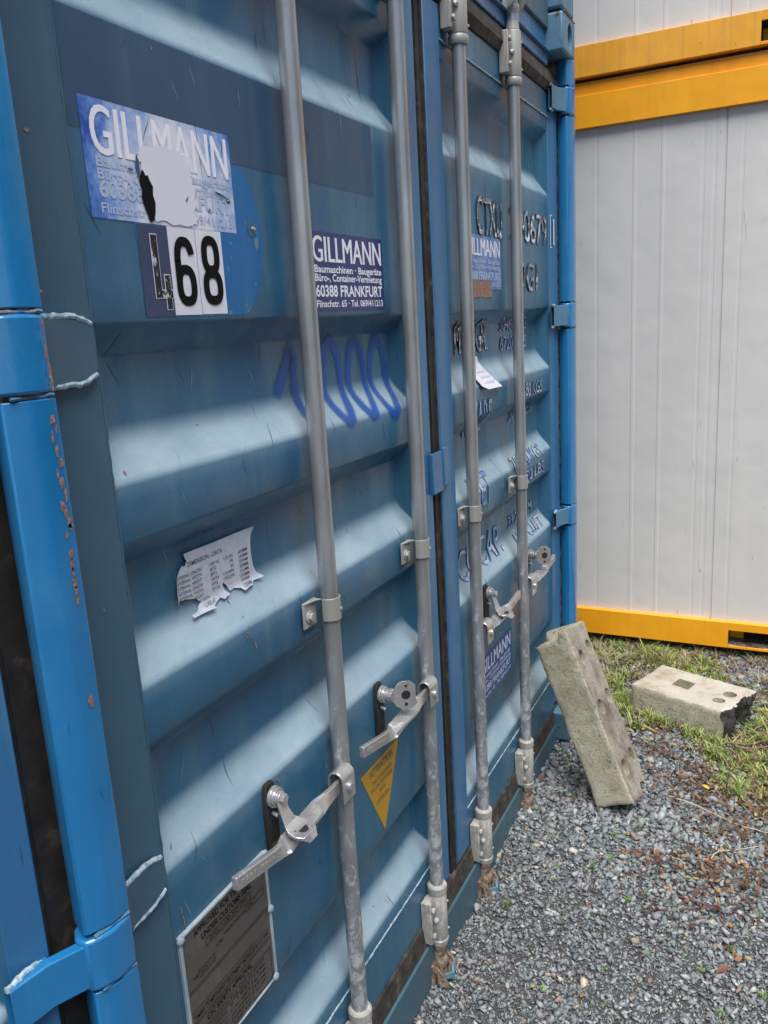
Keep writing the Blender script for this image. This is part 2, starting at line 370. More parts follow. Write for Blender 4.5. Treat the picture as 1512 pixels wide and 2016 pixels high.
_tc = {}
def glyphs(s, bold=0.0):
    k = (s, bold)
    if k in _tc: return _tc[k]
    cu = bpy.data.curves.new('t', 'FONT'); cu.body = s; cu.size = 1; cu.offset = bold; cu.resolution_u = 4
    ob = bpy.data.objects.new('t', cu); COL.objects.link(ob)
    dg = bpy.context.evaluated_depsgraph_get(); me = bpy.data.meshes.new_from_object(ob.evaluated_get(dg))
    vs = [(v.co.x, v.co.y) for v in me.vertices]; fs = [tuple(p.vertices) for p in me.polygons]
    bpy.data.objects.remove(ob); bpy.data.curves.remove(cu); bpy.data.meshes.remove(me)
    _tc[k] = (vs, fs); return _tc[k]
CAPH = None
def text(mb, s, x0, x1, zb, h, yf, mi, bold=.0, clipx=None, tilt=0, outline=None):
    """writes s between x0 and x1 with its baseline at zb and capitals h tall; yf(x, z) is the surface it lies on"""
    global CAPH
    if CAPH is None:
        v, _ = glyphs('H'); CAPH = max(p[1] for p in v)
    vs, fs = glyphs(s, bold)
    if not vs: return
    xa = min(p[0] for p in vs); xb = max(p[0] for p in vs)
    sx = (x1-x0)/(xb-xa) if x1 is not None else h/CAPH*.8
    pts = [(x0+(p[0]-xa)*sx, zb+p[1]*h/CAPH + tilt*(p[0]-xa)*sx) for p in vs]
    if callable(yf):
        bm = bmesh.new(); bv = [bm.verts.new((x, 0, z)) for x, z in pts]
        for f in fs:
            try: bm.faces.new([bv[i] for i in f])
            except ValueError: pass
        for zc in YSPLIT:
            if min(p[1] for p in pts) < zc < max(p[1] for p in pts):
                bmesh.ops.bisect_plane(bm, geom=list(bm.verts)+list(bm.edges)+list(bm.faces), plane_co=(0, 0, zc), plane_no=(0, 0, 1))
        bm.verts.index_update()
        mb.add([(v.co.x, yf(v.co.x, v.co.z), v.co.z) for v in bm.verts], [tuple(v.index for v in f.verts) for f in bm.faces], mi); bm.free()
    else:
        mb.add([(x, yf, z) for x, z in pts], fs, mi)

# ------------------------------------------------------------------ door panel profile (metres from the container's foot)
Y0, DEP = .065, .040
RECESS = [(2.029, 2.246), (1.4466, 1.6635), (1.157, 1.374), (.865, 1.082), (.285, .50)]
SD, SL = .048, .082      # heights of the overhanging and of the sill-like slope
SLU = SD
def soft(t):
    t = max(0., min(1., t)); w = .12
    if t < w: return t*t/(2*w)*(1/(1-w))
    if t > 1-w: return 1-((1-t)**2/(2*w))*(1/(1-w))
    return (t-w/2)/(1-w)
def soft2(t):
    t = max(0., min(1., t)); w, v = .10, .42; k = 1/(1-w/2-v/2)
    if t < w: return k*t*t/(2*w)
    if t > 1-v: return 1-k*(1-t)**2/(2*v)
    return k*(t-w/2)
def zprof(z):
    for a, b in RECESS:
        if a <= z <= b: return soft2((z-a)/SL) if (z-a)/SL < (b-z)/SD else soft((b-z)/SD)
    return 0.
YSPLIT = sorted([v for a, b in RECESS for v in (a, a+SL*.5, a+SL, b-SD, b-SD*.5, b)])
def xprof(x, xa, xb): return soft(min((x-xa)/.018, (xb-x)/.042))
DOORS = {'left': (.128, 1.105), 'right': (1.335, 2.305)}
def ysurf(x, z):
    xa, xb = DOORS['left'] if x < 1.22 else DOORS['right']
    return Y0 + DEP*min(zprof(z), xprof(x, xa, xb)) - .0012

def panel_mb(xa, xb):
    def steps(a, b, n): return [a+(b-a)*i/n for i in range(n+1)]
    xs = steps(xa, xa+.018, 6) + steps(xa+.018, xb-.042, 14)[1:] + steps(xb-.042, xb, 12)[1:]
    zs = [.255]
    for a, b in sorted(RECESS):
        zs += steps(a, a+SL, 12) + steps(b-SD, b, 12)
    zs += [2.285]
    zz = []
    for a, b in zip(zs, zs[1:]):
        k = max(1, int((b-a)/.05)); zz += [a+(b-a)*i/k for i in range(k)]
    zz.append(zs[-1]); zs = zz
    vs = []
    for z in zs:
        for x in xs:
            y = Y0 + DEP*min(zprof(z), xprof(x, xa, xb))
            vs.append((x, y, z))
    n = len(xs); fs = []
    for j in range(len(zs)-1):
        for i in range(n-1):
            a, b, c, d = j*n+i, j*n+i+1, (j+1)*n+i+1, (j+1)*n+i
            up = zprof(zs[j]) < zprof(zs[j+1]) or (zprof(zs[j]) == zprof(zs[j+1]) and False)
            right = xs[i] > (xa+xb)/2
            if (up and right): fs += [(a, b, d), (b, c, d)]
            elif up: fs += [(a, b, c), (a, c, d)]
            elif right: fs += [(a, b, c), (a, c, d)]
            else: fs += [(a, b, d), (b, c, d)]
    return MB().add(vs, fs)

def wob(x, z, k=1.0): return noise.noise(Vector((x*40, z*40, k)))*.0014
def bead(mb, p0, p1, r=.0035, n=60, mi=None):
    p0, p1 = Vector(p0), Vector(p1); L = (p1-p0).length; n = max(8, int(L/.012))
    pts = [p0.lerp(p1, i/n) + Vector((wob(i*.1, p0.x, 1), wob(i*.13, p0.z, 2)*.5, wob(i*.11, p0.x, 3))) for i in range(n+1)]
    mb.tube(pts, [r*(.75+.5*abs(noise.noise(Vector((i*.7, p0.x*9, p0.z*9))))) for i in range(n+1)], 6, mi)
def chip(mb, cx, cz, w, h, y, seed=0, mi=None, n=14, rot=0):
    rnd = random.Random(seed); pts = []
    for i in range(n):
        a = 2*math.pi*i/n; k = .6+.5*rnd.random(); u, v = w/2*math.cos(a)*k, h/2*math.sin(a)*k
        pts.append((cx+u*math.cos(rot)-v*math.sin(rot), y(cx+u, cz+v) if callable(y) else y, cz+u*math.sin(rot)+v*math.cos(rot)))
    mb.add(pts + [(cx, y(cx, cz) if callable(y) else y, cz)], [(i, (i+1) % n, n) for i in range(n)], mi)

# ------------------------------------------------------------------ lock rod with its fittings (rod at local 0, y .035)
RY = .035
def bolt(mb, x, y, z, r=.008, h=.006, mi=None, axis=(0, -1, 0)):
    a = Vector(axis); mb.cyl(Vector((x, y, z)), Vector((x, y, z))+a*h, r, 6, mi)
def lock_rod(parent, x, side, hasp_up, db=.2116, dt=.382, rise=.024, zh=.780):
    """side -1: the handle reaches to the left, +1: to the right"""
    rod = MB().lathe(0, RY, [(.03, .0172), (.5, .0172), (1.2, .0172), (1.8, .0172), (2.5, .0172)], 32).build('lock_rod', 'rod_steel', parent, loc=(x, 0, 0))
    # guide clamp at mid height
    cz = 1.126; m = MB()
    ring = [(.0212*math.cos(a), RY+.0212*math.sin(a)) for a in [math.pi*.93 + k*math.pi*1.17/14 for k in range(15)]]
    inner = [(p[0]*.86, RY+(p[1]-RY)*.86) for p in ring][::-1]
    m.prism(ring+inner, 'z', cz-.022, cz+.022)
    m.box(-.062, -.0185, RY+.019, RY+.023, cz-.026, cz+.024)
    m.prism([(-.062, RY+.019), (-.020, RY+.019), (-.0195, RY+.005), (-.028, RY+.012)], 'z', cz+.020, cz+.0235)
    bolt(m, -.044, RY+.019, cz-.006, .0085, .009); m.cyl((-.044, RY+.0189, cz-.006), (-.044, RY+.016, cz-.006), .012, 18)
    m.cyl((.006, RY-.020, cz-.002), (.006, RY-.0225, cz-.002), .004, 10)
    m.build('guide_clamp', 'cast_steel', rod, .001)
    # lower and upper bearing housings with cams
    for lo in (True, False):
        za, zb = (.072, .203) if lo else (2.300, 2.421)
        m = MB(); m.lathe(0, RY, [(za, .022), (za+.004, .0235), (zb-.004, .0235), (zb, .022)], 28)
        m.box(-.050, -.012, RY+.006, RY+.026, za+.006, zb-.006)
        m.box(-.050, -.038, RY-.001, RY+.008, za+.006, zb-.006)
        for zz in (za+.028, zb-.028): bolt(m, -.039, RY-.001, zz, .0085, .008)
        m.cyl((-.027, RY-.004, (za+zb)/2), (-.027, RY-.012, (za+zb)/2+.004), .009, 12, r1=.004)
        for zz in (za+.02, zb-.03): m.cyl((.012, RY-.018, zz), (.0125, RY-.0245, zz), .0035, 10)
        m.build('rod_housing', 'cast_steel', rod, .002)
        m = MB()
        if lo: m.lathe(0, RY, [(zb, .0235), (zb+.006, .0255), (zb+.022, .0255), (zb+.028, .021)], 28); m.lathe(0, RY, [(za-.020, .022), (za-.004, .025), (za, .023)], 28)
        else: m.lathe(0, RY, [(za-.022, .0215), (za-.016, .0248), (za-.004, .0248), (za, .0225)], 28)
        m.build('rod_collar', 'cast_steel', rod, .001, split=True)
        m = MB(); s = -1 if lo else 1; b0 = za-.020 if lo else zb
        prof = [(b0, .020), (b0+s*.030, .0165), (b0+s*.045, .0175), (b0+s*.052, .0215), (b0+s*.064, .0205), (b0+s*.068, .012)]
        m.lathe(0, RY, prof if s > 0 else prof[::-1], 22)
        z1 = b0+s*.064
        m.sweep([((-.004, RY, z1), (.014, 0, 0), (0, .010, 0)), ((-.002, RY-.004, z1+s*.02), (.016, .002, 0), (0, .009, 0)), ((.004, RY-.008, z1+s*.042), (.010, 0, 0), (0, .007, 0))])
        m.build('rod_cam', 'rusty_steel' if lo else 'cast_steel', rod, .0015)
        m = MB()      # keeper welded to the frame
        m.sweep([((-.030, .045, z1-s*.012), (.004, 0, 0), (0, .012, 0)), ((-.034, .022, z1+s*.006), (.006, .004, 0), (0, .010, 0)), ((-.030, .016, z1+s*.038), (.008, 0, 0), (0, .014, 0)), ((-.020, .040, z1+s*.052), (.006, 0, 0), (0, .012, 0))])
        m.sweep([((.034, .045, z1-s*.016), (.004, 0, 0), (0, .012, 0)), ((.030, .022, z1-s*.002), (.006, .004, 0), (0, .010, 0)), ((.026, .010, z1+s*.020), (.007, 0, 0), (0, .010, 0)), ((.020, .020, z1+s*.040), (.006, 0, 0), (0, .010, 0))])
        m.box(-.040, .038, .038, .052, min(z1-s*.016, z1+s*.056), max(z1-s*.016, z1+s*.056))
        m.build('cam_keeper', 'rusty_steel' if lo else 'cast_steel', rod, .002)
        if lo:
            m = MB(); m.sweep([((-.022, .016, z1+s*.020), (0, 0, .008), (0, .004, 0)), ((.0, .000, z1+s*.026), (0, 0, .009), (0, .004, 0)), ((.020, .010, z1+s*.014), (0, 0, .007), (0, .004, 0))])
            m.build('cam_band', 'cast_paint', rod, .001)
    # handle hub wrapped round the rod, and handle
    k = side; hub = MB(); yc = RY-.013
    arch = [(yc+.0175*math.cos(R(t)), zh+.012+.0175*math.sin(R(t))) for t in range(0, 181, 15)]
    arch_i = [(yc+.0135*math.cos(R(t)), zh+.012+.0135*math.sin(R(t))) for t in range(0, 181, 15)][::-1]
    prof = [(yc+.0175, zh-.020)] + arch + [(yc-.0175, zh-.036), (yc-.0135, zh-.036)] + arch_i + [(yc+.0135, zh-.020)]
    hub.prism(prof, 'x', min(k*.004, k*.050), max(k*.004, k*.050))
    hub.build('handle_hub', 'latch_steel', rod, .0018)
    hub = MB(); hub.cyl((k*.028, yc-.017, zh-.006), (k*.028, yc-.0235, zh-.006), .0085, 16); hub.cyl((k*.028, yc-.0174, zh-.006), (k*.028, yc-.0195, zh-.006), .012, 16)
    hub.build('pivot_rivet', 'latch_steel', rod, .001)
    h = MB(); y1 = RY-.013; q = dt/.382
    S = [  # distance along, y, z, half height vec, half thickness vec
        (.020, y1, zh-.003, (0, 0, .013), (0, .0045, 0)), (.062, y1-.002, zh-.002, (0, 0, .0135), (0, .0045, 0)),
        (.095, y1-.004, zh+.000, (0, .002, .0135), (0, .0042, .001)), (.125, y1-.006, zh+.003, (0, .011, .008), (0, .002, .004)),
        (.155, y1-.008, zh+.004, (0, .0165, .003), (0, 0, .0045)), (.212, y1-.008, zh+.003, (0, .0165, .001), (0, 0, .0045)),
        (.236, y1-.008, zh+.000, (0, .010, .009), (0, .0025, .004)), (.254, y1-.008, zh-.001, (0, .002, .0128), (0, .0045, 0)),
        (.272, y1-.008, zh+.002, (0, 0, .0125), (0, .005, 0)), (.382, y1-.008, zh+rise, (0, 0, .0120), (0, .0055, 0))]
    h.sweep([((k*d*q, y, z), w, t) for d, y, z, w, t in S])
    rnd = random.Random(int(x*100))
    for i in range(9):
        if i == 4: continue
        d = (.282+i*.0105)*q; zq = zh+.002+(rise-.002)*(d/q-.272)/.11
        h.box(k*d-.0026, k*d+.0026, y1-.0142, y1-.011, zq-.005, zq+.004)
    ho = h.build('handle', 'latch_steel', rod, .0016)
    # catch: backing plate, bolt with washers, hasp
    kx = k*db; c = MB()
    c.sweep([((kx, .060, zh+.094), (.010, 0, 0), (0, .004, 0)), ((kx, .059, zh+.080), (.016, 0, 0), (0, .005, 0)), ((kx, .059, zh-.02), (.016, 0, 0), (0, .005, 0)), ((kx, .060, zh-.046), (.010, 0, 0), (0, .004, 0))])
    c.box(kx-.014, kx+.014, .030, .056, zh-.024, zh-.019)
    cb = c.build('catch_plate', 'rubber_seal', rod, .002)
    c = MB(); bz = zh+.069
    c.cyl((kx, .052, bz), (kx, .046, bz), .019, 24); c.cyl((kx, .046, bz), (kx, .042, bz), .016, 24); c.cyl((kx, .042, bz), (kx, .0395, bz), .0175, 24)
    c.cyl((kx, .0395, bz), (kx, .032, bz), .012, 20); bolt(c, kx, .032, bz, .0095, .008)
    c.cyl((kx-.004, .052, bz-.03), (kx-.006, .040, bz-.032), .004, 8)
    c.build('catch_bolt', 'latch_steel', cb, .0008)
    c = MB()
    if hasp_up:      # hasp swung sideways, standing up beside the bolt
        e1 = Vector((.62, -.78, 0)); c0 = Vector((kx+.012, .030, bz-.006)); nn = Vector((-.78, -.62, 0))*.0024
        out = [(-.012, .010), (.004, .014), (.014, .026), (.022, .030), (.040, .029), (.052, .018), (.052, -.012), (.056, -.024), (.046, -.034), (.022, -.036), (.008, -.026), (.000, -.014), (-.012, -.012)]
        n_ = len(out); P_ = [c0+e1*u+Vector((0, 0, v)) for u, v in out]
        c.add([p-nn for p in P_]+[p+nn for p in P_], [tuple(range(n_)), tuple(range(n_, 2*n_))[::-1]]+[(i, (i+1) % n_, n_+(i+1) % n_, n_+i) for i in range(n_)])
        c.sweep([((kx, .040, bz), (0, 0, .011), (0, .002, 0)), ((kx+.006, .036, bz-.001), (0, 0, .013), (-.002, .002, 0)), ((kx+.012, .030, bz-.002), (0, 0, .012), (-.002, .0015, 0))])
        hs = c.build('hasp', 'latch_steel', cb, .001)
        c = MB()
        for u, v, r_ in ((.030, -.002, .0105), (.031, .019, .0032), (.030, -.024, .004)):
            p = c0+e1*u+Vector((0, 0, v))+nn*1.02; c.cyl(p, p+nn*.15, r_, 18)
        c.build('hasp_hole', 'dark_void', hs, label='dark round holes in the upright hasp')
    else:            # hasp folded down over the handle
        zt = zh+.014
        c.sweep([((kx, .036, bz+.002), (.012, 0, 0), (0, .002, 0)), ((kx, .030, bz-.022), (.012, 0, 0), (0, .0025, .001)), ((kx+k*-.002, .022, bz-.042), (.016, 0, 0), (0, .002, .002)),
                 ((kx+k*-.004, .012, zt+.003), (.024, 0, 0), (0, .0005, .0028)), ((kx+k*-.004, -.004, zt-.001), (.027, 0, 0), (0, 0, .003)), ((kx+k*-.003, -.018, zt-.003), (.020, 0, 0), (0, 0, .003)), ((kx+k*-.002, -.024, zt-.009), (.012, 0, 0), (0, .002, .003))])
        hs = c.build('hasp', 'latch_steel', cb, .001)
        c = MB(); c.cyl((kx-k*.004, -.002, zt+.0022), (kx-k*.004, -.002, zt+.0028), .0105, 18); c.cyl((kx+k*.010, .006, zt+.003), (kx+k*.010, .006, zt+.0042), .003, 10)
        c.build('hasp_hole', 'dark_void', hs, label='dark round hole in the folded hasp')
    return rod

def hinge(parent, xa, xb, z0, z1, xk, mat='hinge_paint', th=1.0):
    """blade welded on the door edge (xa..xb), reaching to the knuckle at xk"""
    s = 1 if xk > xa else -1
    m = MB(); zc = (z0+z1)/2; hh = (z1-z0)/2
    xo, xi = (xb, xa) if s < 0 else (xa, xb)      # xo: outer tip on the door, xi: near the door edge
    yb = .052
    m.sweep([((xo, yb, zc), (0, 0, hh*.62), (0, .002*th, 0)), ((xo+s*.012, yb-.001, zc), (0, 0, hh*.90), (0, .004*th, 0)), ((xi, yb-.004, zc), (0, 0, hh), (0, .006*th, 0)),
             ((xi+s*(abs(xk-xi)*.45), yb-.010, zc), (0, 0, hh), (0, .008, 0)), ((xk, .014, zc), (0, 0, hh), (0, .009, 0))])
    o = m.build('hinge', mat, parent, .0025 if th < 1 else .004)
    w = MB()
    for zz, t in ((z1+.001, 1), (z0-.001, -1)):
        pts = []
        for i in range(13):
            f = i/12; pts.append((xo+s*.004+(xi-xo)*f*1.05, yb-.001-f*.004, zc+(zz-zc)*(.78+.22*min(1, f*3))+noise.noise(Vector((i*.9, z0*30, t)))*.0022))
        w.tube(pts, [.0045*(.8+.6*abs(noise.noise(Vector((i*1.3, z0*7, 4))))) for i in range(13)], 8)
    w.build('weld_seam', 'weld_bead', o, split=True)
    return o

POST = [(0, 0), (-.029, 0), (-.034, .0015), (-.056, .0115), (-.0600, .0150), (-.0605, .019), (-.046, .050), (-.024, .056), (-.016, .06), (-.016, .14), (0, .14)]
def post(parent, x, mirror=False, recess=0.0, knuckles=()):
    """corner post: front inner profile, interrupted at the hinge knuckles"""
    P = [((-px if mirror else px)+x, py+recess) for px, py in POST]
    m = MB(); cuts = sorted(knuckles); z = .118
    for a, b in list(cuts)+[(2.4785, 2.479)]:
        m.prism(P, 'z', z, a-.006); z = b+.006
    o = m.build('corner_post', 'post_paint', parent, .0015)
    kx_ = sorted((x+(.003 if mirror else -.003), x+(.030 if mirror else -.030))); cr = MB(); cr.box(kx_[0], kx_[1], recess+.004, recess+.13, .119, 2.4725); cr.build('post_core', 'rusty_steel', o)
    for a, b in cuts:
        kn = MB(); c = -1 if not mirror else 1
        Q = [(x, recess-.001), (x+c*.034, recess-.003), (x+c*.058, recess+.007), (x+c*.0655, recess+.014), (x+c*.0655, recess+.030), (x+c*.050, recess+.048), (x, recess+.048)]
        kn.prism(Q, 'z', a, b); ko = kn.build('hinge_knuckle', 'post_paint', o, .004)
        w = MB()
        bead(w, (x+c*.002, recess+.0005, b+.002), (x+c*.054, recess+.008, b+.002), .0035); bead(w, (x+c*.002, recess+.0005, a-.003), (x+c*.054, recess+.008, a-.003), .0028)
        w.build('weld_seam', 'knuckle_weld', ko, split=True)
    return o
KN = [(.853, .925), (1.588, 1.672), (2.300, 2.385)]

def casting(parent, x0, z0):
    m = MB(); m.box(x0, x0+.162, 0, .178, z0, z0+.118)
    o = m.build('corner_casting', 'cast_paint', parent, .008)
    h = MB(); n = 20; cx, cz = x0+.088, z0+.059
    pts = [(cx+.030*math.cos(2*math.pi*i/n), cz+.041*math.sin(2*math.pi*i/n)*(.9+.1*abs(math.sin(2*math.pi*i/n)))) for i in range(n)]
    b = bpy.data.objects.new('cut', None)
    h.prism(pts, 'y', -.02, .06); ho = h.build('cut', 'dark_void', None, smooth=0)
    md = o.modifiers.new('hole', 'BOOLEAN'); md.object = ho; md.solver = 'EXACT'; md.operation = 'DIFFERENCE'
    dg = bpy.context.evaluated_depsgraph_get(); me = bpy.data.meshes.new_from_object(o.evaluated_get(dg)); o.modifiers.clear(); o.data = me
    bpy.data.objects.remove(ho); bpy.data.objects.remove(b)
    w = MB(); bead(w, (x0, .0, z0+.117), (x0+.16, -.0, z0+.117), .002)
    w.build('rust_line', 'rusty_steel', o)
    return o

def container(origin, label, main=False):
    c = empty('shipping_container', origin); tag(c, label, 'container', 'blue shipping containers')
    W, H, L = 2.438, 2.591, 6.06
    post(c, W, False, 0, KN)
    XL = .016 if main else 0.0; DE = 2.374 if main else 2.352
    if main: post(c, XL, True, .082)
    else: post(c, 0.0, True, 0, KN)
    casting(c, 2.276, 2.473); casting(c, 0, 2.473) if not main else None
    casting(c, 2.276, 0.0)
    # frame header, sill
    m = MB(); m.box(.162, 2.276, .052, .16, 2.432, 2.468); m.box(.162, 2.276, .060, .16, 2.468, 2.585); m.box(.162, 2.30, .040, .058, 2.468, 2.474)
    m.box(2.276, 2.42, .09, .16, 2.40, 2.473)
    m.box(2.36, 2.436, .10, .14, .12, 2.47)
    m.build('header_beam', 'edge_paint', c, .003, split=True)
    m = MB(); m.box(.02, 2.276, .045, .20, -.058, .066); m.build('door_sill', 'sill_paint', c, .004)
    m = MB()
    m.prism([(.050, .068), (.058, .122), (.090, .135), (.12, .135), (.12, .066), (.07, .066)], 'x', .03, 2.37)
    m.build('seal_strip', 'dirty_seal', c, .002)
    m = MB()
    m.prism([(.058, 2.362), (.046, 2.385), (.050, 2.412), (.060, 2.432), (.11, 2.432), (.11, 2.362)], 'x', .05, 2.40)
    m.build('seal_strip', 'dirty_seal', c, .002)
    m = MB(); m.box(DE-.0005, DE+.0145, .062, .10, .12, 2.42); m.box(DE+.015, 2.417, .066, .090, .10, 2.40)
    m.build('seal_strip', 'rubber_seal', c, .004, split=True)
    # walls and roof (corrugated side)
    m = MB(); P = []
    for i in range(int(L/.278)):
        y = .20+i*.278
        P += [(y, 0), (y+.07, 0), (y+.138, .036), (y+.208, .036)]
    for xw, s in ((W-.01, -1), (XL+.01, 1)):
        vs = []
        for y, d in P: vs += [(xw+s*d, y, .10), (xw+s*d, y, 2.5)]
        m.add(vs, [(2*i, 2*i+2, 2*i+3, 2*i+1) for i in range(len(P)-1)])
    m.build('side_wall', 'post_paint', c, split=True)
    m = MB(); m.box(XL, W, .178, L, 2.50, 2.56); m.box(XL, W, .20, L, .02, .12); m.box(XL, W, L-.05, L, .10, 2.5)
    m.box(.05, W-.05, .125, .13, .12, 2.44)
    m.build('frame_plate', 'post_paint', c, split=True)
    # doors ---------------------------------------------------------
    YM = .058
    Ld = panel_mb(*DOORS['left']); md = Ld
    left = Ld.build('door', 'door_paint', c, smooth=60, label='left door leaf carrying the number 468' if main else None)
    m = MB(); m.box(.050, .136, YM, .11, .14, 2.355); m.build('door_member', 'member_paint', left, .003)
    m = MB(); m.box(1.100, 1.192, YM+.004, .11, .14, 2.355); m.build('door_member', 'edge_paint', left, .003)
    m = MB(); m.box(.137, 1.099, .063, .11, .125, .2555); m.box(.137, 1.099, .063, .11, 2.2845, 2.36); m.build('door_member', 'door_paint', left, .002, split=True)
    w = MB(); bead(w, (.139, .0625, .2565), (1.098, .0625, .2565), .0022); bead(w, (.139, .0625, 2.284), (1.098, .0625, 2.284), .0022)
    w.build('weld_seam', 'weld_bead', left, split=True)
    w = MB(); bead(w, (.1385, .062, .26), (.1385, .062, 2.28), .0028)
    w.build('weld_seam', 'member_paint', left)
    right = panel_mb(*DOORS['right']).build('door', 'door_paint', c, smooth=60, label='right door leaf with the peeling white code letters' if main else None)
    m = MB(); m.box(1.245, 1.336, YM, .11, .14, 2.355); m.build('door_member', 'edge_paint', right, .004)
    m = MB(); m.prism([(2.304, .0635), (2.340, .054), (DE, .050), (DE, .11), (2.304, .11)], 'z', .14, 2.36); m.build('door_member', 'edge_paint', right, .003)
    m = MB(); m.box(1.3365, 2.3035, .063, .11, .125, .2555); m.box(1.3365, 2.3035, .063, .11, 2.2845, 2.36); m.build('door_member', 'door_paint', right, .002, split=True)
    w = MB(); bead(w, (1.34, .0625, .2565), (2.30, .0625, .2565), .0022); bead(w, (1.34, .0625, 2.284), (2.30, .0625, 2.284), .0024)
    w.build('weld_seam', 'weld_bead', right, split=True)
    m = MB()    # centre seal between the leaves
    m.box(1.193, 1.243, .088, .12, .13, 2.40)
    pts = [(1.2235+.003*noise.noise(Vector((0, 0, z*3))), .076, z) for z in [.10+i*.045 for i in range(51)]]
    m.sweep([(p, (.010, 0, 0), (0, .010, 0)) for p in pts])
    m.build('seal_strip', 'rubber_seal', left, .001, split=True)
    m = MB(); m.sweep([((1.2405+.0015*noise.noise(Vector((3, 0, z*5))), .070, z), (.0022, 0, 0), (0, .009, 0)) for z in [.13+i*.05 for i in range(46)]])
    m.build('seal_lip', 'dirty_seal', right)
    m = MB(); m.box(1.176, 1.2345, .050, .0565, 1.222, 1.324); m.box(1.235, 1.268, .047, .0565, 1.232, 1.330)
    m.box(1.17, 1.18, .050, .062, 1.222, 1.324)
    m.build('overlap_plate', 'edge_paint', right, .002)
    for a, b in KN:
        hinge(left, .056, .129, a+.003, b-.003, .005, 'member_paint', .6)
        hinge(right, 2.335, 2.285, a+.006, b-.006, 2.395, 'hinge_paint' if main else 'post_paint')
    lock_rod(c, .6148, -1, False); lock_rod(c, 1.0422, -1, True); lock_rod(c, 1.4012, 1, False, .1406, .3227, .011); lock_rod(c, 1.8381, 1, True, .125, .305, .011)
    return c, left, right

main, LEFT, RIGHT = container((0, 0, 0), 'blue container at eye level with the number 468 on its left door', True)
nb, _l, _r = container((-2.4275, 0, 0), 'blue container at the left edge, seen as a bright blue corner post')
up, _l2, _r2 = container((0, .004, 2.600), 'blue container stacked on top, only its rusty lower corner shows at the top edge')

# ------------------------------------------------------------------ things on the doors
def rect(mb, x0, x1, z0, z1, y, mi=None, nx=1, nz=1, curl=None):
    vs = []; fs = []
    for j in range(nz+1):
        for i in range(nx+1):
            x = x0+(x1-x0)*i/nx; z = z0+(z1-z0)*j/nz
            vs.append((x, (y(x, z) if callable(y) else y), z))
    for j in range(nz):
        for i in range(nx):
            a = j*(nx+1)+i; fs.append((a, a+1, a+nx+2, a+nx+1))
    mb.add(vs, fs, mi)
def address(mb, x, z, y, wm=1, m2=1, w=.302, h=.142, bold=.012, big=False):
    """the five lines of the hire firm's label; x, z is its lower left corner"""
    for q in range(3): text(mb, 'GILLMANN', x+.014+q*.0011, x+w-.011+q*.0011, z+h*(.625 if not big else .545), h*(.315 if not big else .405), y-q*.00012, wm, 0)
    text(mb, 'Baumaschinen · Baugeräte', x+.018, x+w-.010, z+h*.49, h*.088, y, m2, .022) if not big else text(mb, 'Baumaschinen · Baugeräte', x+.018, x+w-.010, z+h*.44, h*.080, y, m2, .022)
    text(mb, 'Büro-, Container-Vermietung', x+.018, x+w-.010, z+h*(.38 if not big else .335), h*.088, y, m2, .022)
    text(mb, '60388 FRANKFURT', x+.018, x+w-.010, z+h*.185, h*.14, y, m2, .024)
    text(mb, 'Flinschstr. 65 · Tel. 069/411213', x+.018, x+w-.010, z+h*.05, h*.085, y, m2, .018)
YS = Y0-.0008
# crisp label between the first two rods
m = MB(); rect(m, .679, .981, 1.669, 1.811, YS, 0); address(m, .679, 1.669, YS-.0006); m.build('address_label', ['sticker_blue', 'white_text'], LEFT, smooth=0, label='crisp dark blue address label with white lettering between the two left rods')
m = MB(); rect(m, 1.471, 1.773, 1.717, 1.859, YS, 0); address(m, 1.471, 1.717, YS-.0006, 1, 2); m.build('address_label', ['sticker_washed', 'white_text', 'ghost_text'], RIGHT, smooth=0, label='sun bleached blue address label under the letters CTXU')
m = MB(); rect(m, 1.66, 1.56, 1.717, 1.735, YS-.0014, 0); rect(m, 1.53, 1.685, 1.695, 1.738, YS-.0012, 0); rect(m, 1.53, 1.685, 1.740, 1.742, YS-.001, 0)
m.build('tape_remnant', 'bare_primer', RIGHT, smooth=0, label='brown strip of old tape below the bleached label')
m = MB(); rect(m, 1.485, 1.787, .508, .65, YS, 0); address(m, 1.485, .508, YS-.0006, 1, 2); m.build('address_label', ['sticker_lower', 'pale_text', 'ghost_text'], RIGHT, smooth=0, label='dull blue address label low on the right door')
# faded label top left, torn
m = MB(); rect(m, .165, .467, 1.790, 1.932, YS, 0)
address(m, .165, 1.790, YS-.0006, 1, 2, big=True)
def blob(mb, pts, y, mi):
    mb.add([(x, y, z) for x, z in pts], [tuple(range(len(pts)))], mi)
rnd = random.Random(4)
worn = [(.283, 1.795), (.268, 1.815), (.266, 1.84), (.264, 1.862), (.258, 1.878), (.275, 1.889), (.30, 1.893), (.335, 1.892), (.352, 1.889), (.372, 1.883), (.366, 1.862), (.374, 1.840), (.368, 1.815), (.372, 1.796), (.34, 1.791)]
ww = []
for i, p in enumerate(worn):
    q = worn[(i+1) % len(worn)]
    for t in (0, .2, .4, .6, .8): ww.append((p[0]+(q[0]-p[0])*t+rnd.uniform(-.0024, .0024), p[1]+(q[1]-p[1])*t+rnd.uniform(-.0024, .0024)))
blob(m, ww, YS-.0012, 3)
hole = [(.2655, 1.858), (.262, 1.855), (.2585, 1.848), (.256, 1.843), (.260, 1.832), (.2575, 1.822), (.262, 1.81), (.266, 1.801), (.270, 1.791), (.278, 1.795), (.2815, 1.804), (.284, 1.817), (.2805, 1.828), (.2825, 1.838), (.277, 1.846), (.2745, 1.852), (.270, 1.851)]
blob(m, hole, YS-.0018, 4)
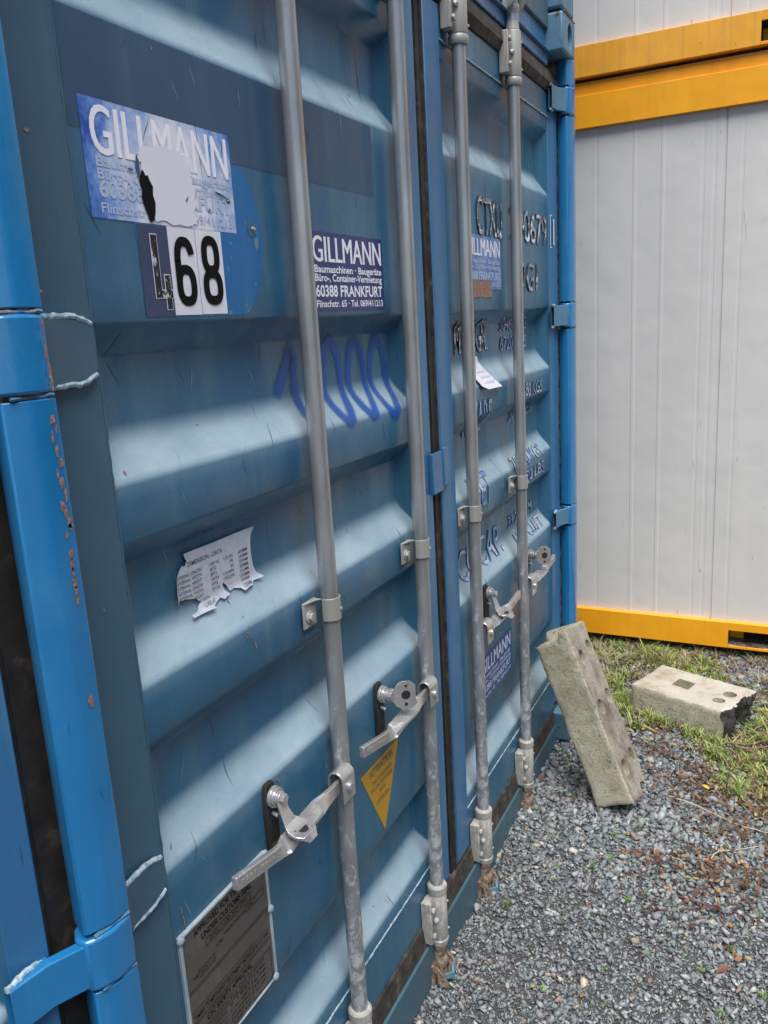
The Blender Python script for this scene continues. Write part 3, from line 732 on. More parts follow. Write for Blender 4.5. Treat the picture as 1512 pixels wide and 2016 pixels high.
for k, (cx, cz, w_, h_, r_) in enumerate([(.436, 1.842, .036, .004, -.25), (.425, 1.8445, .018, .003, -.2), (.352, 1.829, .010, .003, .9), (.256, 1.862, .010, .030, 0), (.243, 1.855, .012, .004, 0), (.402, 1.818, .004, .007, 0)]):
    chip(m, cx, cz, w_, h_, YS-.0021, k, 5, rot=r_)
o_ = MB(); m.build('address_label', ['sticker_faded', 'white_text', 'ghost_text', 'white_film', 'black_text', 'letter_shadow'], LEFT, smooth=0, label='faded torn blue address label above the number 468')
# number 468
m = MB(); rect(m, .242, .302, 1.667, 1.788, YS-.0003, 0)
F4 = [(.2655, 1.776), (.278, 1.776), (.278, 1.7025), (.2865, 1.7025), (.2865, 1.723), (.297, 1.723), (.297, 1.7025), (.3005, 1.7025), (.3005, 1.6925), (.297, 1.6925), (.297, 1.677), (.2865, 1.677), (.2865, 1.6925), (.2655, 1.6925)]
def poly(mb, pts, y, mi): blob(mb, pts, y, mi)
def grow(pts, d):
    c = []; n = len(pts)
    for i, p in enumerate(pts):
        a = Vector(pts[i-1]); b = Vector(p); q = Vector(pts[(i+1) % n])
        d1 = (b-a).normalized(); d2 = (q-b).normalized(); n1 = Vector((-d1.y, d1.x)); n2 = Vector((-d2.y, d2.x)); v = b+(n1+n2)*d; c.append((v.x, v.y))
    return c
poly(m, grow(F4, .0012), YS-.0009, 1); poly(m, F4, YS-.0013, 2)
m.build('number_label', ['number_ground', 'white_film', 'worn_black'], LEFT, smooth=0, label='worn figure 4 on dark violet ground')
def digit(kind, xa, xb, za, zb):
    """bold condensed 6 or 8 as a thick band"""
    cx = (xa+xb)/2; w = (xb-xa)/2; t = .0075
    mb = MB()
    def band(path, closed=False):
        pts = [Vector(p) for p in path]; n = len(pts); L_ = []; R_ = []
        for i, p in enumerate(pts):
            a = pts[i-1] if (closed or i) else p; b = pts[(i+1) % n] if (closed or i < n-1) else p
            d = (b-a).normalized(); q = Vector((-d.y, d.x))*t/1.0; L_.append(p+q*.9); R_.append(p-q*.9)
        yb_ = YS-.0012-.0004*(len(mb.v) > 0); vs = [(p.x, yb_, p.y) for p in L_]+[(p.x, yb_, p.y) for p in R_]
        k = n if closed else n-1
        mb.add(vs, [(i, (i+1) % n, n+(i+1) % n, n+i) for i in range(k)])
    def oval(cx, cz, rx, rz, a0=0, a1=360, n=28):
        out = []
        for i in range(n+1 if a1-a0 < 360 else n):
            a = R(a0+(a1-a0)*i/n); s = math.sin(a); c_ = math.cos(a)
            out.append((cx+rx*math.copysign(abs(c_)**.75, c_), cz+rz*math.copysign(abs(s)**.8, s)))
        return out
    zm = (za+zb)/2
    if kind == 8:
        band(oval(cx, zm+(zb-zm)*.50, w-t*1.15, (zb-zm)*.5-t*.35), True); band(oval(cx, zm-(zm-za)*.45, w-t*.9, (zm-za)*.55-t*.9), True)
    else:
        band(oval(cx, zm-(zm-za)*.40, w-t, (zm-za)*.60-t*.9), True)
        band([(cx-w+t, zm-.01), (cx-w+t, zm+.015)] + [(x_, z_) for x_, z_ in oval(cx, zm+.013, w-t, (zb-zm)-.013-t*.9, 180, 18, 18)])
    return mb
m = MB(); rect(m, .3025, .3625, 1.6685, 1.7895, YS-.0003, 0); d = digit(6, .310, .3565, 1.681, 1.777); m.add(d.v, d.f, 1)
m.build('number_label', ['white_film', 'black_text'], LEFT, smooth=0, label='black figure 6 on white')
m = MB(); rect(m, .3635, .4245, 1.6690, 1.7895, YS-.0003, 0); d = digit(8, .3705, .4175, 1.682, 1.778); m.add(d.v, d.f, 1)
for a, b in (((.366, 1.74), (.40, 1.715)), ((.40, 1.78), (.41, 1.76)), ((.372, 1.70), (.398, 1.695))):
    pass
m.build('number_label', ['white_film', 'black_text'], LEFT, smooth=0, label='black figure 8 on white')
# old paint patch and disc behind the labels
m = MB(); rect(m, .1385, .958, 1.893, 2.028, YS+.0005, 0); m.build('paint_patch', 'patch_paint', LEFT, smooth=0, label='dark rectangular patch of older paint')
m = MB(); pts = []
for i in range(64):
    a = 2*math.pi*i/64; x_, z_ = .388+.149*math.cos(a), 1.786+.149*math.sin(a); pts.append((x_, max(1.6665, min(1.891, z_))))
blob(m, pts, YS+.0002, 0); m.build('paint_disc', 'disc_paint', LEFT, smooth=0, label='blue disc of older paint, partly covered by the labels')
m = MB(); n_ = 16; blob(m, [(.508+.011*math.cos(2*math.pi*i/16), 1.801+.014*math.sin(2*math.pi*i/16)) for i in range(16)], YS-.0004, 0)
m.cyl((.51, YS-.0005, 1.80), (.51, YS-.005, 1.80), .0028, 10, 1)
m.build('rivet', ['door_paint', 'straw'], LEFT)

# triangle
m = MB(); m.add([(.736, YS, .693), (.928, YS, .693), (.834, YS, .509)], [(0, 1, 2)], 0)
for s_, a, b, z_, h_, bo in [('ATTENTION', .776, .892, .668, .0155, .02), ('THIS CONTAINER', .784, .884, .645, .009, .0), ('MAY ONLY BE REPAIRED', .780, .887, .629, .009, .0), ('WITH', .818, .846, .612, .009, .0), ('CORTEN STEEL', .800, .868, .590, .009, .0)]:
    text(m, s_, a, b, z_, h_, YS-.0006, 1, bo)
m.build('warning_triangle', ['triangle_yellow', 'grey_text'], LEFT, smooth=0, label='yellow triangle sticker reading ATTENTION')

# dimension sheet, torn and curling
SHEET = [(0.302, 1.313), (0.325, 1.313), (0.358, 1.312), (0.393, 1.312), (0.43, 1.312), (0.461, 1.312), (0.484, 1.312), (0.477, 1.299), (0.474, 1.286), (0.473, 1.269), (0.474, 1.257), (0.476, 1.244), (0.48, 1.232), (0.485, 1.227), (0.491, 1.221), (0.48, 1.219), (0.468, 1.219), (0.459, 1.215), (0.449, 1.215), (0.433, 1.213), (0.429, 1.218), (0.415, 1.222), (0.403, 1.221), (0.401, 1.226), (0.398, 1.232), (0.389, 1.24), (0.388, 1.235), (0.392, 1.225), (0.398, 1.218), (0.388, 1.217), (0.38, 1.215), (0.374, 1.219), (0.361, 1.216), (0.349, 1.214), (0.35, 1.211), (0.331, 1.212), (0.316, 1.211), (0.301, 1.212), (0.296, 1.212), (0.296, 1.216), (0.309, 1.216), (0.315, 1.217), (0.321, 1.222), (0.328, 1.227), (0.319, 1.235), (0.297, 1.241), (0.278, 1.245), (0.267, 1.241), (0.266, 1.253), (0.268, 1.263), (0.273, 1.272), (0.278, 1.281), (0.286, 1.288), (0.295, 1.296), (0.301, 1.293), (0.307, 1.3), (0.303, 1.307)]
def ysheet(x, z):
    base = ysurf(x, z)-.0016
    return min(base, .1001) - .010*max(0, (1.226-z)/.015)**1.5*(.4+.6*abs(math.sin(x*60))) - .006*max(0, (x-.476)/.012)**1.3 - .010*max(0, (.285-x)/.018)**1.5
from mathutils.geometry import delaunay_2d_cdt
grid = [Vector((.266+i*.0062, 1.209+j*.0058)) for i in range(37) for j in range(18)]
nS = len(SHEET); cv, ce, cf, *_ = delaunay_2d_cdt([Vector(p) for p in SHEET]+grid, [], [list(range(nS))[::-1]], 1, 1e-5)
m = MB(); m.add([(v.x, ysheet(v.x, v.y), v.y) for v in cv], [tuple(f) for f in cf], 0)
text(m, 'DIMENSION - DATA', .308, .395, 1.2905, .0072, lambda x, z: ysheet(x, z)-.0007, 1, .01)
rows = [('EXTERNAL LENGTH', '19FT10', '1/2 IN', '6058MM'), ('EXTERNAL WIDTH', '8FT0', 'IN', '2438MM'), ('EXTERNAL HEIGHT', '8FT6', 'IN', '2591MM'), ('INTERNAL LENGTH', '19FT4', '13/64IN', '5898MM'),
        ('INTERNAL WIDTH', '7FT8', '19/32IN', '2352MM'), ('INTERNAL HEIGHT', '7FT10', '7/32IN', '2393MM'), ('DOORING WIDTH', '7FT8', '1/8 IN', '2340MM'), ('DOORING HEIGHT', '7FT5', '3/4IN', '2280MM')]
for k, (a, b, c_, d_) in enumerate(rows):
    z_ = 1.2755-k*.0084
    yf = lambda x, z: ysheet(x, z)-.0007
    x0 = .276 if k < 3 else (.280 if k < 5 else (.290 if k == 5 else (.318 if k == 6 else .332)))
    if k >= 5: a = ['ERNAL HEIGHT', 'NING WIDTH', 'G HEIGHT'][k-5]
    text(m, a, x0, (.338 if k < 5 else (.338 if k == 5 else (.352 if k == 6 else .362))), z_, .0056, yf, 1, .004)
    if k < 6: text(m, b, .360, .360+.0040*len(b), z_, .0056, yf, 1, .004)
    if k < 5: text(m, c_, .421-.0040*len(c_), .421, z_, .0056, yf, 1, .004)
    text(m, d_, .437, .462, z_, .0056, yf, 1, .004)
m.build('dimension_sheet', ['paper_film', 'grey_text'], LEFT, smooth=60, label='torn white sheet of dimension data curling off the door')

# approval plate
m = MB(); x0, x1, z0, z1 = .152, .372, .502, .752; YP = Y0-.004
m.box(x0, x1, YP, Y0+.0, z0, z1, 0)
T = lambda s_, a, b, z_, h_, bo=.01: text(m, s_, a, b, z_, h_, YP-.0006, 1, bo)
def line(a, b, za, zb, w=.0011):
    if abs(za-zb) < 1e-6: rect(m, a, b, za-w/2, za+w/2, YP-.0006, 1)
    else: rect(m, a-w/2, a+w/2, za, zb, YP-.0006, 1)
def frame_(a, b, za, zb): line(a, b, za, za); line(a, b, zb, zb); line(a, a, za, zb); line(b, b, za, zb)
T('APPROVED FOR TRANSPORT', .180, .345, .7335, .0105, .02); T('UNDER CUSTOMS SEAL', .196, .330, .7170, .0105, .02)
frame_(.205, .325, .6985, .7115); T('D/GL-1320-247/1991', .215, .315, .7015, .0075, 0)
T('TYPE', .166, .180, .662, .007, 0); frame_(.183, .222, .659, .672); T('2CTR1210', .186, .219, .662, .006, 0); T('(OK)', .228, .246, .678, .007, 0); T('MANUFACTURERS NO', .250, .305, .684, .0065, 0); frame_(.309, .362, .682, .694); T('1991 7', .316, .338, .684, .0075, 0)
line(x0+.004, x1-.004, .650, .650); line(x0+.004, x1-.004, .6455, .6455)
line(x0+.004, x1-.004, .612, .612); line(x0+.004, x1-.004, .606, .606); T('TIMBER COMPONENT TREATMENT IM/TAILLEUR S.G./1990', .160, .364, .5965, .0068, .01); line(x0+.004, x1-.004, .592, .592); line(x0+.004, x1-.004, .588, .588)
T('CSC SAFETY APPROVAL', .188, .310, .574, .0105, .02)
frame_(.182, .300, .556, .569); T('D-HH-3120-3/GL 5317', .190, .292, .559, .0068, 0); frame_(.306, .364, .508, .600-.030)
for k, s_ in enumerate(['DATE MANUFACTURED', 'IDENTIFICATION NO', 'MAX GROSS WEIGHT', 'ALLOW STACK WGT', 'RACKING TEST LOAD']):
    T(s_, .188, .236, .547-k*.0095, .0055, 0); T(['7 1991', 'CTXU 200679', '30480 KG 67200 LB', '216000 KG', '15240 KG'][k], .244, .298, .547-k*.0095, .0055, 0)
for k in range(5): T(['NEXT DATE', '1996', '6/98', '12/00', 'ACEP'][k], .312, .345, .560-k*.0105, .0055, 0)
pl = m.build('approval_plate', ['plate_metal', 'plate_mark'], LEFT, .0, smooth=0, label='dull metal customs approval plate with grey border')
m = MB(); m.box(x0-.006, x1+.004, YP-.003, Y0, z1, z1+.0055); m.box(x1, x1+.005, YP-.003, Y0, z0, z1); m.box(x0-.006, x0, YP-.003, Y0, z0, z1); m.box(x0-.006, x1+.005, YP-.002, Y0, z0-.004, z0)
m.build('border', 'rivet', pl, .001, split=True)
for xx, zz in ((x0-.003, z1+.001), (x1+.001, z1+.001), (x0-.002, .584), (x1+.002, .642), (x1-.002, z0+.002), (x0-.001, z0)):
    m = MB(); m.lathe(0, 0, [(0, .0075), (.003, .007), (.0055, .004), (.006, .001)], 12)
    ob = m.build('rivet', 'rivet', pl); ob.matrix_local = Matrix.Translation((xx, YP-.002, zz)) @ Matrix.Rotation(R(90), 4, 'X')

# peeling code letters on the right door
def code(s_, a, b, z_, h_, bo=.012, mats=('letter_shadow', 'peeling_letter'), lift=.0045, label=None, name='code_letters'):
    m = MB(); text(m, s_, a, b, z_, h_, ysurf, 0, bo+.012)
    k0 = len(m.v); text(m, s_, a, b, z_, h_, lambda x, z: ysurf(x, z)-.0016, 1, bo)
    sd = hash_(s_)
    for i in range(k0, len(m.v)):
        x, y, z = m.v[i]; q = noise.noise(Vector((x*60, z*60, sd)))+.5*noise.noise(Vector((x*170, z*170, sd)))
        m.v[i] = (x+.003*noise.noise(Vector((z*50, x*9, sd+3))), y-lift*max(0, q+.15), z+.003*noise.noise(Vector((x*40, z*9, sd+7))))
    return m.build(name, list(mats), RIGHT, smooth=0, label=label)
def hash_(s_): return sum(ord(c)*(i+1) for i, c in enumerate(s_)) % 97*.37
P = ('letter_shadow', 'peeling_letter'); G = ('letter_shadow', 'letter_ghost')
code('CTXU', 1.572, 1.785, 1.862, .098, .0, P, .004, 'dark peeling letters CTXU')
code('200679', 1.875, 2.272, 1.866, .094, .0, P, .004, 'peeling white digits 200679')
m = MB(); text(m, '1', 2.328, 2.343, 1.874, .082, .0530, 0, .02)
for a, b, c_, d_ in ((2.313, 2.357, 1.862, 1.8645), (2.313, 2.357, 1.9695, 1.972), (2.313, 2.3165, 1.862, 1.972), (2.3535, 2.357, 1.862, 1.972)): rect(m, a, b, c_, d_, lambda x, z: .062-(x-2.30)*.19 if x < 2.345 else .0525)
m.build('check_digit', 'white_text', RIGHT, smooth=0, label='boxed white digit 1')
code('22G1', 1.90, 2.155, 1.716, .086, .0, P, .005)
code('MAX.GR.', 1.475, 1.745, 1.545, .088, .0, ('letter_shadow', 'peeling_letter'), .004)
code('30480 KGS', 1.86, 2.147, 1.595, .040, .0, G, .002); code('67200 LBS', 1.865, 2.143, 1.536, .040, .0, G, .002)
code('TARE', 1.49, 1.655, 1.315, .095, .0, G, .002); code('2280 KGS', 1.93, 2.190, 1.378, .042, .0, G, .002); code('5030 LBS', 1.93, 2.186, 1.307, .042, .0, G, .002)
code('NET', 1.48, 1.632, 1.11, .088, .0, G, .002); code('28200 KGS.', 1.86, 2.202, 1.155, .038, .0, G, .002); code('62170 LBS', 1.86, 2.199, 1.094, .038, .0, G, .002)
code('CU.CAP.', 1.438, 1.815, .905, .088, .0, G, .002); code('33.2 CU.M', 1.90, 2.17, .953, .038, .0, G, .002); code('1172 CU.FT', 1.93, 2.235, .886, .038, .0, G, .002)
# white paper tag
m = MB(); PT = [(1.545, 1.525), (1.645, 1.532), (1.650, 1.515), (1.668, 1.49), (1.72, 1.438), (1.60, 1.440), (1.555, 1.452), (1.545, 1.50)]
blob(m, PT, 0, 0); m.v = [(x, ysurf(x, z)-.003-.010*max(0, (1.50-z)/.06), z) for x, y, z in m.v]
for k, (a, b) in enumerate(((1.60, 1.64), (1.595, 1.655), (1.60, 1.67), (1.60, 1.68))):
    z_ = 1.500-k*.0135; text(m, ['Bitte nicht', 'Büro Tamplin', 'Vermietung', 'zurücklassen'][k], a, b, z_, .006, lambda x, z: ysurf(x, z)-.0045-.010*max(0, (1.50-z)/.06), 1, 0)
m.build('paper_tag', ['white_film', 'ghost_text'], RIGHT, smooth=0, label='white paper tag stuck on the slope below MAX.GR.')

# blue sprayed figures on the second corrugation: 1000
def spray_stroke(name_pts, w, label=None):
    me_v = []; me_f = []; cov = []
    for path, closed in name_pts:
        pts = [Vector(p) for p in path]; n = len(pts); prof = [(-1, 0), (-.72, .35), (-.35, 1), (.35, 1), (.72, .35), (1, 0)]
        base = len(me_v)
        for i, p in enumerate(pts):
            a = pts[i-1] if (closed or i) else p; b = pts[(i+1) % n] if (closed or i < n-1) else p
            d_ = (b-a).normalized(); q = Vector((-d_.y, d_.x)); e = 1.0
            if not closed: e = min(1, i/4, (n-1-i)/4)
            for u, c_ in prof:
                r = p+q*u*w; me_v.append((r.x, ysurf(r.x, r.y)-.0006, r.y)); cov.append(c_*e)
        for i in range(n if closed else n-1):
            j = (i+1) % n
            for k in range(5): me_f.append((base+i*6+k, base+j*6+k, base+j*6+k+1, base+i*6+k+1))
    me = bpy.data.meshes.new('graffiti'); me.from_pydata(me_v, [], me_f); me.materials.append(M['spray_paint'])
    at = me.attributes.new('cover', 'FLOAT', 'POINT'); at.data.foreach_set('value', cov); me.shade_smooth()
    o = bpy.data.objects.new('graffiti', me); COL.objects.link(o); o.parent = LEFT; o['label'] = label; return o
def ell(cx, cz, rx, rz, lean=0, n=56): return [(cx+rx*math.cos(2*math.pi*i/n)+lean*math.sin(2*math.pi*i/n)*rz, cz+rz*math.sin(2*math.pi*i/n)) for i in range(n)]
spray_stroke([([(.592+.075*i/20, 1.515+.105*(i/20)) for i in range(21)], False), ([(.668-.006*math.sin(i/20*3), 1.61-.155*i/20) for i in range(21)], False), (ell(.800, 1.532, .036, .078, .0), True), (ell(.905, 1.53, .036, .076, .0), True), (ell(1.005, 1.525, .037, .082, .0), True)], .019, 'blue sprayed figures 1000 on the dark corrugation')

# wear on the posts
def wear(parent_, lst, mat, name, label=None, plane=None):
    m = MB()
    for k, (x, z, w, h) in enumerate(lst): chip(m, x, z, w, h, (plane or (lambda a, b: -.0006)), k+11, None)
    m.build(name, mat, parent_, smooth=0, label=label, split=True)
nbp = [c for c in nb.children if c.name.startswith('corner_post')][0]
N0 = 2.438
rn = random.Random(8)
lst = [(N0-.008, 1.66, .003, .02), (N0-.0085, 1.635, .004, .03), (N0-.007, 1.61, .005, .022), (N0-.006, 1.596, .004, .016)]
wear(nbp, [(N0-.010+.004*math.sin(k*2.1), 1.56-k*.012+rn.uniform(-.003, .003), rn.uniform(.004, .008), rn.uniform(.012, .022)) for k in range(12)] + [(N0-.012, 1.405-k*.011, rn.uniform(.004, .008), .016) for k in range(6)] + [(N0-.014, 1.225, .009, .022), (N0-.006, 1.438, .008, .006)], 'bare_primer', 'paint_chips', 'bare metal scratches down the blue post')
wear(nbp, lst, 'bare_primer', 'paint_chips', None, lambda a, b: -.0045)
# small marks on the doors
def scratches(parent_, n, xa, xb, mat, seed, name='scratches'):
    r2 = random.Random(seed); m = MB()
    for k in range(n):
        x_, z_ = r2.uniform(xa, xb), r2.uniform(.3, 2.2); L_ = r2.uniform(.008, .05)*(1+1.5*(r2.random() < .12)); a = r2.gauss(math.pi/2, .45); w = r2.uniform(.0004, .0011)
        P0 = []
        for i in range(7):
            t = i/6-.5; q = w*(1-abs(t)*1.6); cx = x_+L_*t*math.cos(a)+.0015*noise.noise(Vector((k, i*.6, 1))); cz = z_+L_*t*math.sin(a)
            P0 += [(cx-q, ysurf(cx-q, cz)+.0004, cz), (cx+q, ysurf(cx+q, cz)+.0004, cz)]
        m.add(P0, [(2*i, 2*i+1, 2*i+3, 2*i+2) for i in range(6)])
    m.build(name, mat, parent_, smooth=0)['kind'] = 'stuff'
M['scratch_dark'] = simple('scratch_dark', (.012, .045, .10, 1), .5).m
M['scratch_pale'] = simple('scratch_pale', (.20, .30, .36, 1), .6).m
scratches(LEFT, 95, .16, 1.07, 'scratch_dark', 1); scratches(LEFT, 60, .16, 1.07, 'scratch_pale', 2)
scratches(RIGHT, 60, 1.36, 2.25, 'scratch_dark', 3); scratches(RIGHT, 30, 1.36, 2.25, 'scratch_pale', 4)
m = MB()
for k in range(46):
    x_, z_ = rn.uniform(.16, 2.28), rn.uniform(.3, 2.2)
    if 1.10 < x_ < 1.34: continue
    chip(m, x_, z_, rn.uniform(.002, .005), rn.uniform(.002, .010), lambda a, b: ysurf(a, b), k)
for x_, z_, w_, h_ in ((.075, 1.875, .010, .006), (.060, 1.70, .012, .006), (.09, 1.30, .004, .004), (.085, 1.10, .003, .004)): chip(m, x_, z_, w_, h_, .0572, 3)
m.build('rust_specks', 'bare_primer', LEFT, smooth=0)
m = MB()
for x_, z_, dx, dz in ((.385, 1.158, .010, -.018), (.393, 1.155, .012, -.014), (.43, .865, .018, -.012), (.40, 1.18, .004, -.02), (.41, 1.135, .002, -.02), (.163, .80, .004, -.045)):
    m.tube([(x_, ysurf(x_, z_)-.001, z_), (x_+dx*.4, ysurf(x_, z_)-.003, z_+dz*.6), (x_+dx, ysurf(x_, z_+dz)-.001, z_+dz)], [.0006, .0011, .0004], 5)
m.build('stuck_stalks', 'bare_primer', LEFT)

# ------------------------------------------------------------------ yellow framed site office modules
FX = 3.17
def module(origin, label, ya, yb, pocket_y, old):
    c = empty('office_module', origin); tag(c, label, 'site office', 'yellow framed office modules')
    paint_ = 'yellow_paint_old' if old else 'yellow_paint'
    def rail(name, z0, z1, x0, holes=()):
        m = MB(); cuts = [ya]
        segs = []; y = yb
        for (h0, h1, hz0, hz1) in holes:      # openings between y=h0 (upper) and h1 (lower)
            segs.append((h0, y)); y = h1
            m.box(x0, x0+.006, h1, h0, z0, hz0); m.box(x0, x0+.006, h1, h0, hz1, z1)
            m.box(x0+.006, x0+.20, h1, h0, hz0-.006, hz0, 1); m.box(x0+.006, x0+.20, h1, h0, hz1, hz1+.004, 2); m.box(x0+.006, x0+.20, h0, h0+.004, hz0, hz1, 1); m.box(x0+.006, x0+.20, h1-.004, h1, hz0, hz1, 1); m.box(x0+.196, x0+.20, h1, h0, hz0, hz1, 2)
            m.box(x0+.11, x0+.116, h0-.06, h0-.002, hz0, hz1, 0)
        segs.append((ya, y))
        for a, b in segs: m.box(x0, x0+.006, a, b, z0, z1)
        m.box(x0+.006, x0+.05, ya, yb, z1-.006, z1); m.box(x0+.006, x0+.05, ya, yb, z0, z0+.006)
        return m.build(name, [paint_, 'sill_paint' if False else 'rusty_steel', 'dark_void'], c, .0015)
    holes = [(pocket_y, pocket_y-.35, .012, .085)]
    rail('bottom_rail', 0.0, .122, 0, holes)
    rail('top_rail', 2.295, 2.425, 0)
    m = MB(); m.box(.022, .030, ya, yb, 2.425, 2.470); m.box(.0285, .08, ya, yb, 2.470, 2.482); m.box(.016, .030, ya, yb, 2.418, 2.4245)
    m.build('roof_edge', paint_, c, .001)
    # lined wall panels with shallow ribs
    ribs = []; y = yb-.5
    # positions measured from the seam
    m = MB(); prof = []; seams = []
    s0 = -.432; off = [(-.515+.432, .010, .0025), (-.490+.432, .010, .0025)]
    base = [(.115, .008, -.0022), (.25, .016, .003), (.36, .014, .003)]
    width = 1.15; k = -3
    xs = []
    while s0+k*width < yb: k += 1
    k0 = k
    marks = []
    for q in range(-6, 6):
        so = s0+q*width
        marks += [(so, .004, .006)]
        marks += [(so+.040, .012, .0009), (so+.085, .010, .0008), (so+.245, .012, -.0014), (so+.36, .012, -.0014), (so+.52, .010, .0008), (so+.70, .012, -.0014), (so+.86, .010, .0008), (so+1.085, .010, .0009)]
    marks = sorted(t for t in marks if ya < t[0] < yb)
    for yy, w, d_ in marks: prof += [(yy-w*.5-.002, 0), (yy-w*.5, d_), (yy+w*.5, d_), (yy+w*.5+.002, 0)]
    prof = [(ya, 0)] + prof + [(yb, 0)]
    vs = []
    for yy, d_ in prof: vs += [(.030+d_, yy, .118), (.030+d_, yy, 2.30)]
    m.add(vs, [(2*i, 2*i+1, 2*i+3, 2*i+2) for i in range(len(prof)-1)]); m.build('wall_panel', 'grey_panel', c, smooth=0)
    m = MB(); m.box(.036, .040, ya, yb, .118, .124); m.build('drip_edge', 'dark_void', c)
    m = MB(); m.box(.06, 2.43, ya+.02, yb-.02, .13, 2.46); m.build('body', 'grey_panel', c)
    for yy in (ya, yb-.15):
        m = MB(); m.box(-.004, .15, yy, yy+.15, 0, 2.48); m.build('corner_column', paint_, c, .002)
    return c
module((FX, 0, .108), 'grey walled site office with yellow rails standing on the ground', -3.5, 2.5, -.512, False)
module((FX-.004, 0, 2.604), 'upper site office with a weathered yellow bottom rail stacked on the lower one', -3.5, 2.5, -.545, True)
for k, yy in enumerate((-3.3, -1.4, .45, 2.2)):
    m = MB(); m.box(FX+.10, FX+.45, yy-.15, yy+.15, -.05, .1065); o = m.build('support_block', 'concrete', None, .006)
    tag(o, 'grey concrete pad in the dark gap under the yellow bottom rail', 'concrete block', 'pads under the site office')

# dark screen added out of view behind the camera to darken paint reflections
def horizon_blocker():
    bm = bmesh.new(); nx, nz = 120, 24; rows = []
    for layer in range(2):
        for i in range(nx+1):
            rows.append([bm.verts.new((-.5+24*i/nx+.15*noise.noise(Vector((i*.9, j, layer))), (-6.2 if layer == 0 else -8.2)+.35*noise.noise(Vector((i*.35, j*.5, 4+layer)))+.2*noise.noise(Vector((i*1.3, j*1.7, 9))), -.1+(4.2+.5*noise.noise(Vector((i*.2, 3, 3))))*j/nz)) for j in range(nz+1)])
    n = nx+1
    for layer in range(2):
        for i in range(nx):
            a, b = rows[layer*n+i], rows[layer*n+i+1]
            for j in range(nz): bm.faces.new((a[j], b[j], b[j+1], a[j+1]))
    for i in range(nx): bm.faces.new((rows[i][nz], rows[i+1][nz], rows[n+i+1][nz], rows[n+i][nz]))
    me = bpy.data.meshes.new('hedge'); bm.to_mesh(me); bm.free(); me.materials.append(M['hedge_green'])
    o = bpy.data.objects.new('hedge', me); COL.objects.link(o); tag(o, 'tall dark green hedge along the far side of the yard', 'hedge', None, 'stuff')
horizon_blocker()
# ------------------------------------------------------------------ concrete foot blocks
def rough_block(name, dims, holes, seed, end_break=0.0, black=False, mats=('concrete',), top_break=None, step=.011):
    a, b, L = dims; bm = bmesh.new()
    nx, ny, nz = max(2, int(a/step)), max(2, int(b/step)), int(L/step)
    bmesh.ops.create_cube(bm, size=1.0)
    bmesh.ops.scale(bm, vec=(a, b, L), verts=bm.verts); bmesh.ops.translate(bm, vec=(a/2, b/2, L/2), verts=bm.verts)
    for ax, n_, ln in ((0, nx, a), (1, ny, b), (2, nz, L)):
        for i in range(1, n_):
            co = [0, 0, 0]; no = [0, 0, 0]; co[ax] = ln*i/n_; no[ax] = 1
            bmesh.ops.bisect_plane(bm, geom=list(bm.verts)+list(bm.edges)+list(bm.faces), plane_co=co, plane_no=no)
    for v in bm.verts:
        p = v.co.copy()
        # rounded arrises
        e = 0
        for q, ln in ((p.x, a), (p.y, b), (p.z, L)): e += (q < 1e-4) or (q > ln-1e-4)
        if e >= 2:
            c = Vector((a/2, b/2, max(.05, min(L-.05, p.z)))); v.co += (c-p).normalized()*(.004+.004*abs(noise.noise(p*30+Vector((seed, 0, 0)))))
        nn = noise.noise_vector(p*22+Vector((seed, 3, 1)))*.0016 + noise.noise_vector(p*60+Vector((seed, 1, 5)))*.0009
        v.co += nn
        if end_break:
            t = max(0, (p.z-(L-end_break))/end_break)
            cut = .5+.55*noise.noise(Vector((p.x*13, p.y*13, seed)))+.18*noise.noise(Vector((p.x*45, p.y*45, seed+3)))
            v.co.z -= end_break*t*(.15+.85*cut)
            if t > .9: v.co += noise.noise_vector(Vector((p.x*50, p.y*50, p.z*50)))*.006
        if top_break: top_break(v, p)
    me = bpy.data.meshes.new(name); bm.to_mesh(me); bm.free()
    for mt in mats: me.materials.append(M[mt])
    o = bpy.data.objects.new(name, me); COL.objects.link(o)
    cuts = []
    for hm in holes:
        ho = hm.build('cut', mats[0], None, smooth=0); cuts.append(ho)
        md = o.modifiers.new('b', 'BOOLEAN'); md.object = ho; md.solver = 'EXACT'; md.operation = 'DIFFERENCE'
    dg = bpy.context.evaluated_depsgraph_get(); me2 = bpy.data.meshes.new_from_object(o.evaluated_get(dg)); o.modifiers.clear(); o.data = me2
    for ho in cuts: bpy.data.objects.remove(ho)
    me2.shade_smooth(); me2.set_sharp_from_angle(angle=R(50))
    return o
def frame_from(o_, ex, ey, ez):
    m_ = Matrix((ex, ey, ez)).transposed().to_4x4(); m_.translation = o_; return m_
